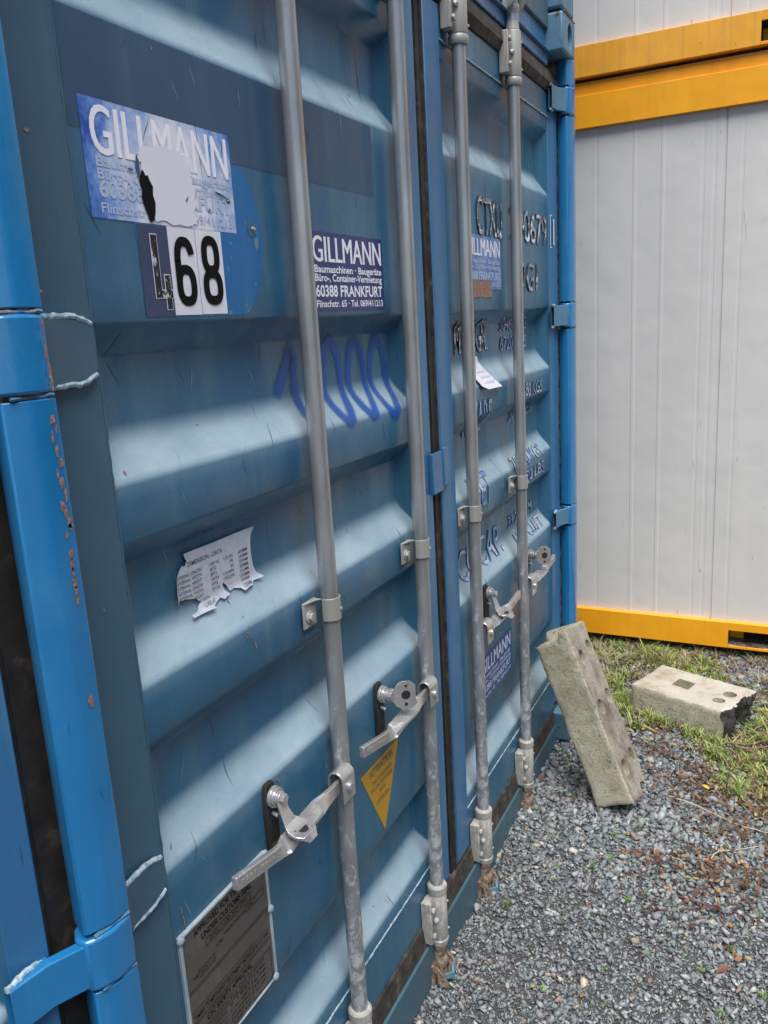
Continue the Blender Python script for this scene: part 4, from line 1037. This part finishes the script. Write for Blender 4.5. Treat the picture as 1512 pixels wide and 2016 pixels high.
# leaning beam: local x across the broad face, y the holed face, z its length
ROT = ((-.2226, .9597, .1717), (-.8687, -.2752, .4118), (.4425, -.0575, .8949))
A_, B_, L_ = .150, .126, .61
hs = []
for zz, dy in ((.115, 0), (.135, .055), (.325, 0), (.345, .055), (.500, 0), (.520, .055)):
    h = MB(); h.ring([[(xx, .032+dy*1.1+.0155*math.cos(2*math.pi*i/18), zz+.027*math.sin(2*math.pi*i/18)) for i in range(18)] for xx in (A_-.105, A_+.03)]); hs.append(h)
def tb(v, p):
    if p.z > L_-.09 and p.x < .105 and p.y < .085:      # broken step in the top end
        t = (p.z-(L_-.09))/.09; k = .6+.8*abs(noise.noise(Vector((p.x*25, p.y*25, 2))))
        v.co.z -= t*.045*k
        v.co.x += (.012*noise.noise(p*40))*t
    if p.z < .09 and p.x > A_-.05 and p.y > B_-.05:
        t = (1-p.z/.09); v.co.z += t*.05*(.7+.6*noise.noise(p*30)); v.co.y -= t*.012
    if p.y < .001: pass
    if p.x > A_-.001:                                   # hollowed long channel on the holed face
        g = math.exp(-((p.y-.02)/.02)**2)*(p.z > .06)*(p.z < L_-.1); v.co.x -= .004*g
beam = rough_block('concrete_beam', (A_, B_, L_), hs, 3.0, top_break=tb)
mm = Matrix(ROT).to_4x4(); mm.translation = Vector((1.886, -.1948, -.0138)); beam.matrix_world = mm
beam.data.materials.append(M['stained_concrete'])
for pol in beam.data.polygons:
    if pol.normal.x > .6: pol.material_index = 1
tag(beam, 'long grey concrete foot with small round holes leaning against the blue container', 'concrete block')
# lying block: local x along the front, y away, z up
O_ = Vector((2.628, -.178, -.010)); X_ = Vector((-.141, -.375, 0)).normalized(); Y_ = Vector((.375, -.141, 0)).normalized(); 
A2, B2, H2 = .262, .128, .44
# rough_block builds with the length on z: local (depth, height, length)
hs = []
h = MB(); h.box(.105, .175, .07, .16, .125, .195); hs.append(h)
h = MB(); h.cyl((.085, .06, .335), (.085, .16, .335), .024, 24); hs.append(h)
h = MB(); h.cyl((.160, .06, .345), (.160, .16, .345), .026, 24); hs.append(h)
def tb2(v, p):
    if p.y > B2-.001: v.co.y -= .006*math.exp(-((p.z-.22)/.1)**2-((p.x-.13)/.08)**2)
blk = rough_block('concrete_block', (A2, B2, H2), hs, 9.0, end_break=.075, mats=('concrete', 'black_tar', 'pale_concrete'), top_break=tb2)
for pol in blk.data.polygons:
    c_ = pol.center; nz_ = pol.normal
    if c_.z > H2-.085 and (nz_.z > .35) : pol.material_index = 1
    elif nz_.y > .6 or c_.z < .004 or (c_.y > B2-.012 and c_.x < .01): pol.material_index = 2
blk.matrix_world = frame_from(O_, Y_, Vector((0, 0, 1)), X_)
tag(blk, 'pale concrete foot lying on the grass, square hole on top and one broken black end', 'concrete block')

# ------------------------------------------------------------------ ground
def sst(t): t = np.clip(t, 0, 1); return t*t*(3-2*t)
def ground_z(x, y):
    x = np.asarray(x, float); y = np.asarray(y, float)
    g = -.062 + .042*sst((x-1.1)/.9) + .020*sst((x-2.0)/.6) + .052*sst((x-2.6)/.55)
    g = g + .004*np.sin(x*5.1+y*3.3)+.003*np.sin(x*11.7-y*8.1+1.3)+.002*np.sin(y*19+x*7)
    far = sst((np.hypot(x-1.5, y)-3.5)/3.0)
    return g*(1-far) - .05*far
def mesh_np(name, V, Fc, mats, tint=None, smooth=False, kind=None, label=None, cat=None):
    me = bpy.data.meshes.new(name)
    me.vertices.add(len(V)); me.vertices.foreach_set('co', np.asarray(V, np.float32).ravel())
    k = Fc.shape[1]; me.loops.add(Fc.size); me.loops.foreach_set('vertex_index', Fc.astype(np.int32).ravel())
    me.polygons.add(len(Fc)); me.polygons.foreach_set('loop_start', np.arange(0, Fc.size, k, dtype=np.int32)); me.polygons.foreach_set('loop_total', np.full(len(Fc), k, np.int32))
    me.update(calc_edges=True); me.validate()
    for m_ in mats: me.materials.append(M[m_])
    if tint is not None:
        at = me.attributes.new('tint', 'FLOAT_COLOR', 'POINT'); t4 = np.ones((len(V), 4), np.float32); t4[:, :3] = tint; at.data.foreach_set('color', t4.ravel())
    if smooth: me.shade_smooth()
    o = bpy.data.objects.new(name, me); COL.objects.link(o); tag(o, label, cat, None, kind); return o
gx = np.concatenate([[-1200, -300, -80, -20, -8, -4], np.arange(-2, 4.2, .05), [5, 8, 20, 80, 300, 1200]])
gy = np.concatenate([[-1200, -300, -80, -20, -8, -4], np.arange(-2.5, 1.0, .05), [2, 4, 8, 20, 80, 300, 1200]])
GX, GY = np.meshgrid(gx, gy); GZ = ground_z(GX, GY)
V = np.stack([GX, GY, GZ], -1).reshape(-1, 3); nx = len(gx)
I = (np.arange(len(gy)-1)[:, None]*nx+np.arange(nx-1)[None]).ravel()
mesh_np('gravel_ground', V, np.stack([I, I+1, I+nx+1, I+nx], 1), ['soil'], smooth=True, kind='structure')

rs = np.random.default_rng(5)
def vnoise(x, y, s, seed):
    """cheap smooth value noise on arrays"""
    r_ = np.random.default_rng(seed); T_ = r_.random((64, 64)); u = x*s; v = y*s
    iu = np.floor(u).astype(int); iv = np.floor(v).astype(int); fu = u-iu; fv = v-iv; fu = fu*fu*(3-2*fu); fv = fv*fv*(3-2*fv)
    g = lambda a, b: T_[a % 64, b % 64]
    return (g(iu, iv)*(1-fu)+g(iu+1, iv)*fu)*(1-fv)+(g(iu, iv+1)*(1-fu)+g(iu+1, iv+1)*fu)*fv
# angular stone prototypes: hulls of random points
protos = []
for k in range(18):
    bm = bmesh.new(); r_ = random.Random(k)
    for i in range(9):
        v = Vector((r_.gauss(0, 1), r_.gauss(0, 1), r_.gauss(0, 1))).normalized()*(.8+.3*r_.random()); bm.verts.new((v.x*(.8+.5*r_.random()), v.y*.75, v.z*.55))
    bmesh.ops.convex_hull(bm, input=bm.verts); bmesh.ops.triangulate(bm, faces=bm.faces)
    for v in [v for v in bm.verts if not v.link_faces]: bm.verts.remove(v)
    bm.verts.index_update(); protos.append((np.array([v.co[:] for v in bm.verts]), np.array([[v.index for v in f.verts] for f in bm.faces]))); bm.free()
def stones(name, n, region, sizef, keep, colf, label, seed, zoff=0.0):
    r_ = np.random.default_rng(seed)
    x = r_.uniform(region[0], region[1], n); y = r_.uniform(region[2], region[3], n); k = keep(x, y, r_); x, y = x[k], y[k]; n = len(x)
    s = sizef(x, y, r_); col = colf(n, r_); z = ground_z(x, y)+s*.25+zoff+r_.uniform(-.004, .005, n)
    Vs, Fs, Ts = [], [], []; off = 0; pid = r_.integers(0, len(protos), n)
    a = r_.uniform(0, 2*np.pi, n); b = r_.normal(0, .45, n); c_ = r_.normal(0, .45, n)
    ca, sa, cb, sb, cc, sc_ = np.cos(a), np.sin(a), np.cos(b), np.sin(b), np.cos(c_), np.sin(c_)
    Rm = np.zeros((n, 3, 3)); Rx = np.zeros((n, 3, 3)); Ry = np.zeros((n, 3, 3))
    Rm[:, 0, 0] = ca; Rm[:, 0, 1] = -sa; Rm[:, 1, 0] = sa; Rm[:, 1, 1] = ca; Rm[:, 2, 2] = 1
    Rx[:, 0, 0] = 1; Rx[:, 1, 1] = cb; Rx[:, 1, 2] = -sb; Rx[:, 2, 1] = sb; Rx[:, 2, 2] = cb
    Ry[:, 1, 1] = 1; Ry[:, 0, 0] = cc; Ry[:, 0, 2] = sc_; Ry[:, 2, 0] = -sc_; Ry[:, 2, 2] = cc
    Rm = Rm @ Rx @ Ry
    for p in range(len(protos)):
        ix = np.where(pid == p)[0]
        if not len(ix): continue
        pv, pf = protos[p]
        vv = np.einsum('nij,vj->nvi', Rm[ix], pv)*s[ix][:, None, None]+np.stack([x[ix], y[ix], z[ix]], -1)[:, None]
        Vs.append(vv.reshape(-1, 3)); Fs.append((pf[None]+off+(np.arange(len(ix))*len(pv))[:, None, None]).reshape(-1, 3)); Ts.append(np.repeat(col[ix], len(pv), 0)); off += len(ix)*len(pv)
    return mesh_np(name, np.concatenate(Vs), np.concatenate(Fs), ['stone'], np.concatenate(Ts), kind='stuff', label=label, cat='gravel')
def stonecol(n, r_):
    base = np.array([[.20, .225, .25], [.26, .28, .30], [.15, .175, .20], [.33, .35, .36], [.24, .235, .25], [.19, .215, .215]])
    c = base[r_.integers(0, 6, n)]*r_.uniform(.7, 1.2, (n, 1))
    w = r_.random(n); wm = np.array([[.42, .36, .27], [.5, .48, .44], [.36, .24, .19]])
    k = w < .05; c *= np.array([1.05, 1.09, 1.08]); c[k] = wm[r_.integers(0, 3, k.sum())]*r_.uniform(.8, 1.15, (k.sum(), 1)); return c
def free(x, y):
    """outside the containers and the blocks"""
    ok = (y < .11) | (x > 2.46)
    return ok & (x < FX+.12)
def grassmask(x, y):
    """0 bare gravel .. 1 grass"""
    n_ = vnoise(x+9, y+9, 5, 3)*.6+vnoise(x+9, y+9, 13, 4)*.4
    d = (x-2.33) + (-.32-y)*-.25
    edge = 2.38+.08*np.sin(y*9)-.50*np.clip((-.40-y)/.26, 0, 1)
    m_ = np.clip((x-edge)/.14, 0, 1)*np.clip((n_-.36)/.16, 0, 1)
    m_ = m_*np.where((x > 2.9) & (y > -.10), .5, 1.0)*np.where(x < 2.3, .65, 1.0)
    return m_
def keep_main(x, y, r_): return free(x, y) & (r_.random(len(x)) > .80*grassmask(x, y))
stones('gravel_stones', 60000, (.2, 3.3, -1.3, .12), lambda x, y, r_: np.clip(r_.lognormal(-5.06, .40, len(x)), .0028, .018)*(1+.42*sst((x-1.15)/.7)), keep_main, stonecol, 'loose grey crushed stone along the foot of the blue containers', 1)
stones('gravel_fines', 85000, (.2, 3.3, -1.2, .12), lambda x, y, r_: r_.uniform(.0018, .0042, len(x)), keep_main, stonecol, 'fine grey grit between the larger stones of the yard', 2)
# under the yellow rail and behind
# ---- grass
def blades(name, n, region, keep, hmean, colf, label, cat, seed, wid=.0016, lean=.6):
    r_ = np.random.default_rng(seed); x = r_.uniform(region[0], region[1], n); y = r_.uniform(region[2], region[3], n)
    k = keep(x, y, r_); x, y = x[k], y[k]
    m_ = 7; n = len(x)      # tufts of m_ blades
    x = np.repeat(x, m_)+r_.normal(0, .006, n*m_); y = np.repeat(y, m_)+r_.normal(0, .006, n*m_); hs_ = np.repeat(r_.lognormal(0, .35, n), m_); col = np.repeat(colf(n, r_), m_, 0)*r_.uniform(.75, 1.25, (n*m_, 1)); n *= m_
    z = ground_z(x, y)-.002; h_ = hmean*hs_*1.15*r_.uniform(.6, 1.2, n); a = r_.uniform(0, 2*np.pi, n); ln = np.abs(r_.normal(lean, .35, n))*h_
    dx, dy = np.cos(a), np.sin(a); px, py = -dy, dx; w = wid*r_.uniform(.7, 1.4, n)
    V_ = np.zeros((n, 7, 3)); 
    for j, (t, ww) in enumerate(((0, 1), (.4, .9), (.75, .6))):
        cx = x+dx*ln*t**1.7; cy = y+dy*ln*t**1.7; cz = z+h_*t*(1-.25*t)
        V_[:, 2*j] = np.stack([cx-px*w*ww, cy-py*w*ww, cz], -1); V_[:, 2*j+1] = np.stack([cx+px*w*ww, cy+py*w*ww, cz], -1)
    V_[:, 6] = np.stack([x+dx*ln, y+dy*ln, z+h_*.72], -1)
    Ft = np.array([[0, 1, 3], [0, 3, 2], [2, 3, 5], [2, 5, 4], [4, 5, 6]])
    F_ = (Ft[None]+(np.arange(n)*7)[:, None, None]).reshape(-1, 3)
    return mesh_np(name, V_.reshape(-1, 3), F_, ['leaf'], np.repeat(col, 7, 0), kind='stuff', label=label, cat=cat)
def gcol(n, r_):
    b = np.array([[.20, .29, .07], [.32, .41, .11], [.15, .22, .06], [.44, .41, .19], [.40, .46, .16]]); return b[r_.integers(0, 5, n)]
blk_c = O_ + X_*.22 + Y_*.13
def noblk(x, y):
    u = (x-O_.x)*X_.x+(y-O_.y)*X_.y; v = (x-O_.x)*Y_.x+(y-O_.y)*Y_.y
    return ~((u > -.004) & (u < .43) & (v > -.004) & (v < .268))
def keepg(x, y, r_):
    cl = vnoise(x+3, y+5, 26, 8)*.6+vnoise(x, y+5, 60, 9)*.4
    return free(x, y) & noblk(x, y) & (r_.random(len(x)) < grassmask(x, y)*np.clip((cl-.36)/.18, .08, 1))
blades('grass', 10500, (2.1, 3.24, -1.3, .6), keepg, .033, gcol, 'short green grass around the lying concrete block', 'grass', 3, .0022)
blades('dry_grass', 2200, (1.95, 3.26, -1.2, .6), lambda x, y, r_: free(x, y) & noblk(x, y) & (r_.random(len(x)) < np.clip((x-2.4)/.7, .10, 1)) & ((x > 2.4) | (y < -.5)), .038, lambda n, r_: np.array([[.42, .34, .2], [.33, .2, .12], [.5, .43, .28]])[r_.integers(0, 3, n)], 'dry straw coloured grass at the foot of the yellow rail', 'grass', 4, .0011, .8)
# broad-leaved ground cover
def leaves(name, x, y, z, size, col, tilt, seed, label, cat, kind='stuff', curl=.35, asp=.5):
    r_ = np.random.default_rng(seed); n = len(x); a = r_.uniform(0, 2*np.pi, n); tx = r_.normal(0, tilt, n); ty = r_.normal(0, tilt, n)
    P_ = np.array([[-1, 0, .0], [-.55, .42, .12], [.1, .5, .16], [.62, .3, .1], [1, 0, -.05], [.62, -.3, .1], [.1, -.5, .16], [-.55, -.42, .12], [-.4, 0, 0], [.3, 0, -.02]])
    Fq = np.array([[0, 8, 1], [1, 8, 2], [8, 9, 2], [2, 9, 3], [3, 9, 4], [4, 9, 5], [5, 9, 6], [6, 9, 8], [6, 8, 7], [7, 8, 0]])
    V_ = np.tile(P_, (n, 1, 1)); V_[:, :, 1] *= asp*2*r_.uniform(.6, 1.1, (n, 1)); V_[:, :, 2] *= curl*2*r_.uniform(-.6, 1.3, (n, 1)); V_ += r_.normal(0, .05, V_.shape); V_ *= size[:, None, None]
    V_[:, :, 2] += V_[:, :, 0]*tx[:, None]+V_[:, :, 1]*ty[:, None]
    X2 = V_[:, :, 0]*np.cos(a)[:, None]-V_[:, :, 1]*np.sin(a)[:, None]; Y2 = V_[:, :, 0]*np.sin(a)[:, None]+V_[:, :, 1]*np.cos(a)[:, None]
    V_ = np.stack([X2+x[:, None], Y2+y[:, None], V_[:, :, 2]+z[:, None]], -1)
    return mesh_np(name, V_.reshape(-1, 3), (Fq[None]+(np.arange(n)*10)[:, None, None]).reshape(-1, 3), ['leaf'], np.repeat(col, 10, 0), kind=kind, label=label, cat=cat)
r_ = np.random.default_rng(21); n = 13000; x = r_.uniform(2.0, 3.24, n); y = r_.uniform(-1.2, .5, n); k = keepg(x, y, r_); x, y = x[k], y[k]; n = len(x)
leaves('ground_cover', x, y, ground_z(x, y)+r_.uniform(.003, .022, n), r_.uniform(.005, .0115, n), gcol(n, r_)*1.0, .4, 22, 'small leaved green weeds growing between the grass', 'weeds')
# brown leaf litter, denser to the right of the leaning beam
n = 16000; x = r_.uniform(1.4, 3.2, n); y = r_.uniform(-1.1, .1, n)
G2 = lambda cx, cy, sx, sy: np.exp(-((x-cx)/sx)**2-((y-cy)/sy)**2)
clump = np.clip((vnoise(x+2, y+2, 16, 77)-.25)/.4, .1, 1)
dens = .9*G2(1.66, -.52, .11, .12)+.8*G2(1.80, -.68, .16, .09)+1.3*G2(2.02, -.72, .16, .14)+1.2*G2(2.20, -.60, .15, .16)+.25*G2(2.0, -.45, .3, .12)+.5*G2(3.0, -.7, .2, .15)+.16*((x > 2.3) | ((x > 2.0) & (y < -.5)))+.55*G2(2.46, -.30, .10, .10)+.35*G2(2.25, -.36, .10, .08)+.5*G2(2.5, -.75, .2, .14)+.05*(x > 2.2)+.02
k = free(x, y) & noblk(x, y) & (r_.random(n) < dens*clump); x, y = x[k], y[k]; n = len(x)
lc = np.array([[.13, .065, .04], [.20, .10, .06], [.10, .06, .045], [.30, .22, .13], [.16, .09, .06]])[r_.integers(0, 5, n)]
leaves('leaf_litter', x, y, ground_z(x, y)+r_.uniform(.008, .026, n), r_.uniform(.005, .0125, n), lc*r_.uniform(.7, 1.3, (n, 1)), .5, 23, 'small brown and reddish dead leaves scattered over the gravel', 'dead leaves', curl=.6)
# pixel-to-ground helper for things whose place was read off the photo (result: real ground positions)
def at_px(px, py, z=0.0):
    f = Vector((math.cos(PITCH)*math.cos(YAW), math.cos(PITCH)*math.sin(YAW), -math.sin(PITCH)))
    r1 = f.cross(Vector((0, 0, 1))).normalized(); u = r1.cross(f); c, s = math.cos(ROLL), math.sin(ROLL); r2 = c*r1+s*u; u2 = -s*r1+c*u
    d = r2*(px-756)/F - u2*(py-1008)/F + f; t = (z-CAM.z)/d.z; p = CAM+d*t
    for _ in range(3):
        z = float(ground_z(p.x, p.y)); t = (z-CAM.z)/d.z; p = CAM+d*t
    return p
def one_leaf(px, py, size, col, label, grp, seed, name='fallen_leaf', lift=.014, asp=.5):
    p = at_px(px, py); o = leaves(name, np.array([0.]), np.array([0.]), np.array([0.]), np.array([size]), np.array([col]), .3, seed, label, 'leaf', None, .5, asp)
    o.location = (p.x, p.y, p.z+lift); o['group'] = grp; return o
YL = (.62, .50, .06); OR = (.55, .22, .05); OL = (.36, .34, .10)
yel = [(1282, 1443, .030, (.42, .38, .08)), (1268, 1440, .016, OL), (1392, 1556, .017, YL), (1404, 1543, .015, YL), (1411, 1556, .015, YL), (1421, 1550, .010, YL), (1443, 1519, .014, YL), (1335, 1548, .016, OL), (1355, 1735, .012, YL), (1372, 1738, .011, YL), (1340, 1530, .018, (.44, .36, .2)), (1491, 1726, .010, YL), (1468, 1592, .014, OL)]
for k, (a, b, s, c_) in enumerate(yel): one_leaf(a, b, s, c_, 'small yellow or olive fallen leaf lying among the weeds right of the leaning beam', 'yellow leaves on the ground', 40+k)
orn = [(1470, 1524, .012, OR), (1391, 1700, .009, OR), (1463, 1708, .013, (.6, .3, .08)), (1168, 1874, .009, (.55, .25, .04)), (1079, 1925, .007, (.55, .25, .04)), (1438, 1829, .009, OR), (1146, 1969, .008, (.5, .2, .06)), (1048, 1951, .007, (.6, .33, .06)), (1253, 1424, .011, OR), (1278, 1458, .013, OR), (1231, 1648, .010, (.5, .36, .1))]
for k, (a, b, s, c_) in enumerate(orn): one_leaf(a, b, s, c_, 'small orange fallen leaf lying on the gravel', 'orange leaves on the ground', 60+k)
one_leaf(1422, 1918, .020, (.20, .09, .055), 'large dark brown leaf on the gravel near the lower right corner', 'brown leaves on the ground', 90, asp=.6)
one_leaf(942, 1943, .016, (.22, .06, .03), 'narrow red brown leaf on the gravel near the second rod foot', 'brown leaves on the ground', 91, asp=.22)
# small weeds in the gravel
def weed(px, py, R_, kind, label, seed):
    p = at_px(px, py); r_ = np.random.default_rng(seed); n = 9 if kind != 'round' else 4
    a = r_.uniform(0, 2*np.pi, n); rr = R_*r_.uniform(.15, .8, n)
    col = np.array([[.17, .33, .06]])*r_.uniform(.7, 1.3, (n, 1))
    if kind == 'round': o = leaves('weed', rr*np.cos(a), rr*np.sin(a), r_.uniform(.006, .012, n), np.full(n, R_*.42), np.array([[.22, .40, .10]])*r_.uniform(.9, 1.2, (n, 1)), .2, seed, label, 'weed', None, .2, .45)
    else:
        n = 30; a = r_.uniform(0, 2*np.pi, n); rr = R_*r_.uniform(.05, .85, n); col = np.array([[.17, .33, .06]])*r_.uniform(.6, 1.4, (n, 1))
        o = leaves('weed', rr*np.cos(a), rr*np.sin(a), r_.uniform(.003, .018, n), np.full(n, R_*.26)*r_.uniform(.6, 1.2, n), col, .5, seed, label, 'weed', None, .3, .28)
    o.location = (p.x, p.y, p.z+.006); o['group'] = 'small weeds in the gravel'
wl = [(1168, 1711, .016), (1204, 1697, .017), (1212, 1650, .020), (1237, 1779, .015), (1333, 1790, .011), (1440, 1878, .015), (997, 1788, .015), (1079, 1647, .010), (1100, 1715, .010), (1060, 1600, .012), (1262, 1635, .012), (1186, 1918, .010), (1380, 1918, .012), (1500, 1970, .016), (1111, 1805, .009), (1493, 1805, .012), (1420, 2005, .014), (1400, 1650, .015), (1190, 1985, .009), (1115, 1507, .012), (1345, 1885, .008)]
for k, (a, b, s) in enumerate(wl): weed(a, b, s, 'x', 'tiny green weed sprout growing in the grey gravel', 100+k)
weed(1070, 1950, .018, 'round', 'round leaved bright green seedling in the gravel near the bottom edge', 160)
# stems, brambles, straws
def stem(pts, rad, mat, name, label, cat, lifts=.012, grp=None, leafs=0, seed=0):
    P_ = [at_px(*p) for p in pts]; rn_ = random.Random(seed); out = []
    for i in range(len(P_)-1):
        for t in range(6):
            f = t/6; q = P_[i].lerp(P_[i+1], f); q = Vector((q.x+rn_.uniform(-.003, .003), q.y+rn_.uniform(-.003, .003), q.z+lifts+.006*math.sin((i+f)*2.2+seed))); out.append(q)
    out.append(P_[-1]+Vector((0, 0, lifts))); base = out[0].copy()
    m = MB(); m.tube([q-base for q in out], [rad*(1-.5*i/len(out)) for i in range(len(out))], 6); o = m.build(name, mat, None, loc=base); tag(o, label, cat, grp)
    if leafs:
        idx = [rn_.randrange(len(out)) for _ in range(leafs)]
        arr = np.array([[out[i].x-base.x+rn_.uniform(-.02, .02), out[i].y-base.y+rn_.uniform(-.02, .02), out[i].z-base.z+rn_.uniform(0, .01)] for i in idx])
        cc_ = np.array([[.17, .06, .035], [.28, .13, .06], [.40, .24, .06], [.12, .05, .03]])[np.random.default_rng(seed).integers(0, 4, leafs)]
        l_ = leaves('leaves', arr[:, 0], arr[:, 1], arr[:, 2], np.random.default_rng(seed).uniform(.006, .012, leafs), cc_, .6, seed, None, None, None, .6); l_.parent = o
    return o
stem([(1215, 1690), (1265, 1688), (1300, 1700), (1345, 1725)], .0026, 'red_stem', 'bramble_stem', 'dark red bramble stem with brown leaves arching over gravel below the leaning beam', 'bramble', .02, None, 26, 1)
stem([(1302, 1725), (1305, 1752), (1345, 1775), (1400, 1795), (1450, 1800), (1500, 1827)], .0026, 'red_stem', 'bramble_stem', 'long reddish stem snaking to the right edge above the dark brown leaf', 'bramble', .012, None, 8, 2)
stem([(1285, 1797), (1330, 1797), (1380, 1797), (1430, 1800)], .0019, 'red_stem', 'bramble_stem', 'thin straight red stem lying level below the yellow leaves', 'bramble', .012, None, 3, 3)
stem([(1392, 1705), (1402, 1740), (1412, 1790), (1432, 1850), (1455, 1905)], .0019, 'red_stem', 'bramble_stem', 'thin brown stem running down towards the lower right corner', 'bramble', .014, None, 14, 4)
stem([(1248, 1465), (1290, 1482), (1330, 1495), (1382, 1528)], .0026, 'red_stem', 'bramble_stem', 'pinkish stem lying across the grass between the two concrete blocks', 'bramble', .02, None, 3, 5)
stem([(1318, 1578), (1370, 1600), (1440, 1628), (1512, 1652)], .0024, 'straw', 'straw_stalk', 'long pale straw stalk running down to the right edge', 'straw', .022, None, 0, 6)
stem([(1398, 1702), (1415, 1685), (1445, 1680), (1512, 1676)], .0021, 'straw', 'straw_stalk', 'pale curved straw stalk among the brown leaves', 'straw', .018, None, 0, 7)
stem([(1325, 1700), (1345, 1703), (1352, 1718), (1345, 1724)], .0018, 'straw', 'straw_stalk', 'short hooked straw near the yellow leaves', 'straw', .016, None, 0, 8)
stem([(1148, 1642), (1150, 1655), (1146, 1665)], .0007, 'straw', 'straw_stalk', 'tiny straw on the gravel below the leaning beam', 'straw', .012, None, 0, 9)
stem([(1378, 1452), (1398, 1475), (1420, 1500), (1440, 1525)], .0020, 'straw', 'straw_stalk', 'straw in the soil right below the black broken end', 'straw', .02, None, 0, 10)
for k, (a, b, c_, d_) in enumerate([(1440, 1466, 1512, 1448), (1432, 1478, 1512, 1470), (1445, 1484, 1512, 1490), (1450, 1455, 1512, 1435), (1470, 1450, 1512, 1462), (1460, 1490, 1512, 1512)]):
    stem([(a, b), ((a+c_)/2, (b+d_)/2+2), (c_, d_), (c_+60, d_+10)], .0036, 'twig', 'dead_stalk', 'brown dead stalk in the bundle beside the black broken end', 'twig', .02+.008*(k % 3), 'bundle of dead stalks', 0, 20+k)
# larger stones beside the beam's foot
def bigstone(px, py, s, col, label, seed):
    pv, pf = protos[seed % len(protos)]; p = at_px(px, py)
    o = mesh_np('stone', pv*s, pf, ['stone'], np.tile(np.array([col]), (len(pv), 1)), label=label, cat='stone'); o.location = (p.x, p.y, p.z+s*.3); o.rotation_euler = (0, 0, seed*1.3); o['group'] = 'larger stones in the gravel'
for k, (a, b, s) in enumerate([(1280, 1500, .028), (1262, 1492, .022), (1298, 1530, .024), (1078, 1565, .022), (1195, 1610, .026), (1215, 1617, .018), (1282, 1660, .018), (1205, 1762, .024), (1060, 1783, .022), (1380, 1820, .024), (1398, 1818, .020), (1290, 1805, .024), (1148, 1940, .022), (1180, 1818, .020), (1435, 1795, .022), (1135, 1635, .020), (1192, 1692, .022), (1275, 1590, .018), (1310, 1620, .018), (1260, 1820, .016)]):
    c_ = (.23, .25, .275) if k % 5 else (.40, .39, .36)
    if k == 12: c_ = (.52, .46, .36)
    bigstone(a, b, s, c_, 'larger angular grey stone lying on top of the gravel', k)
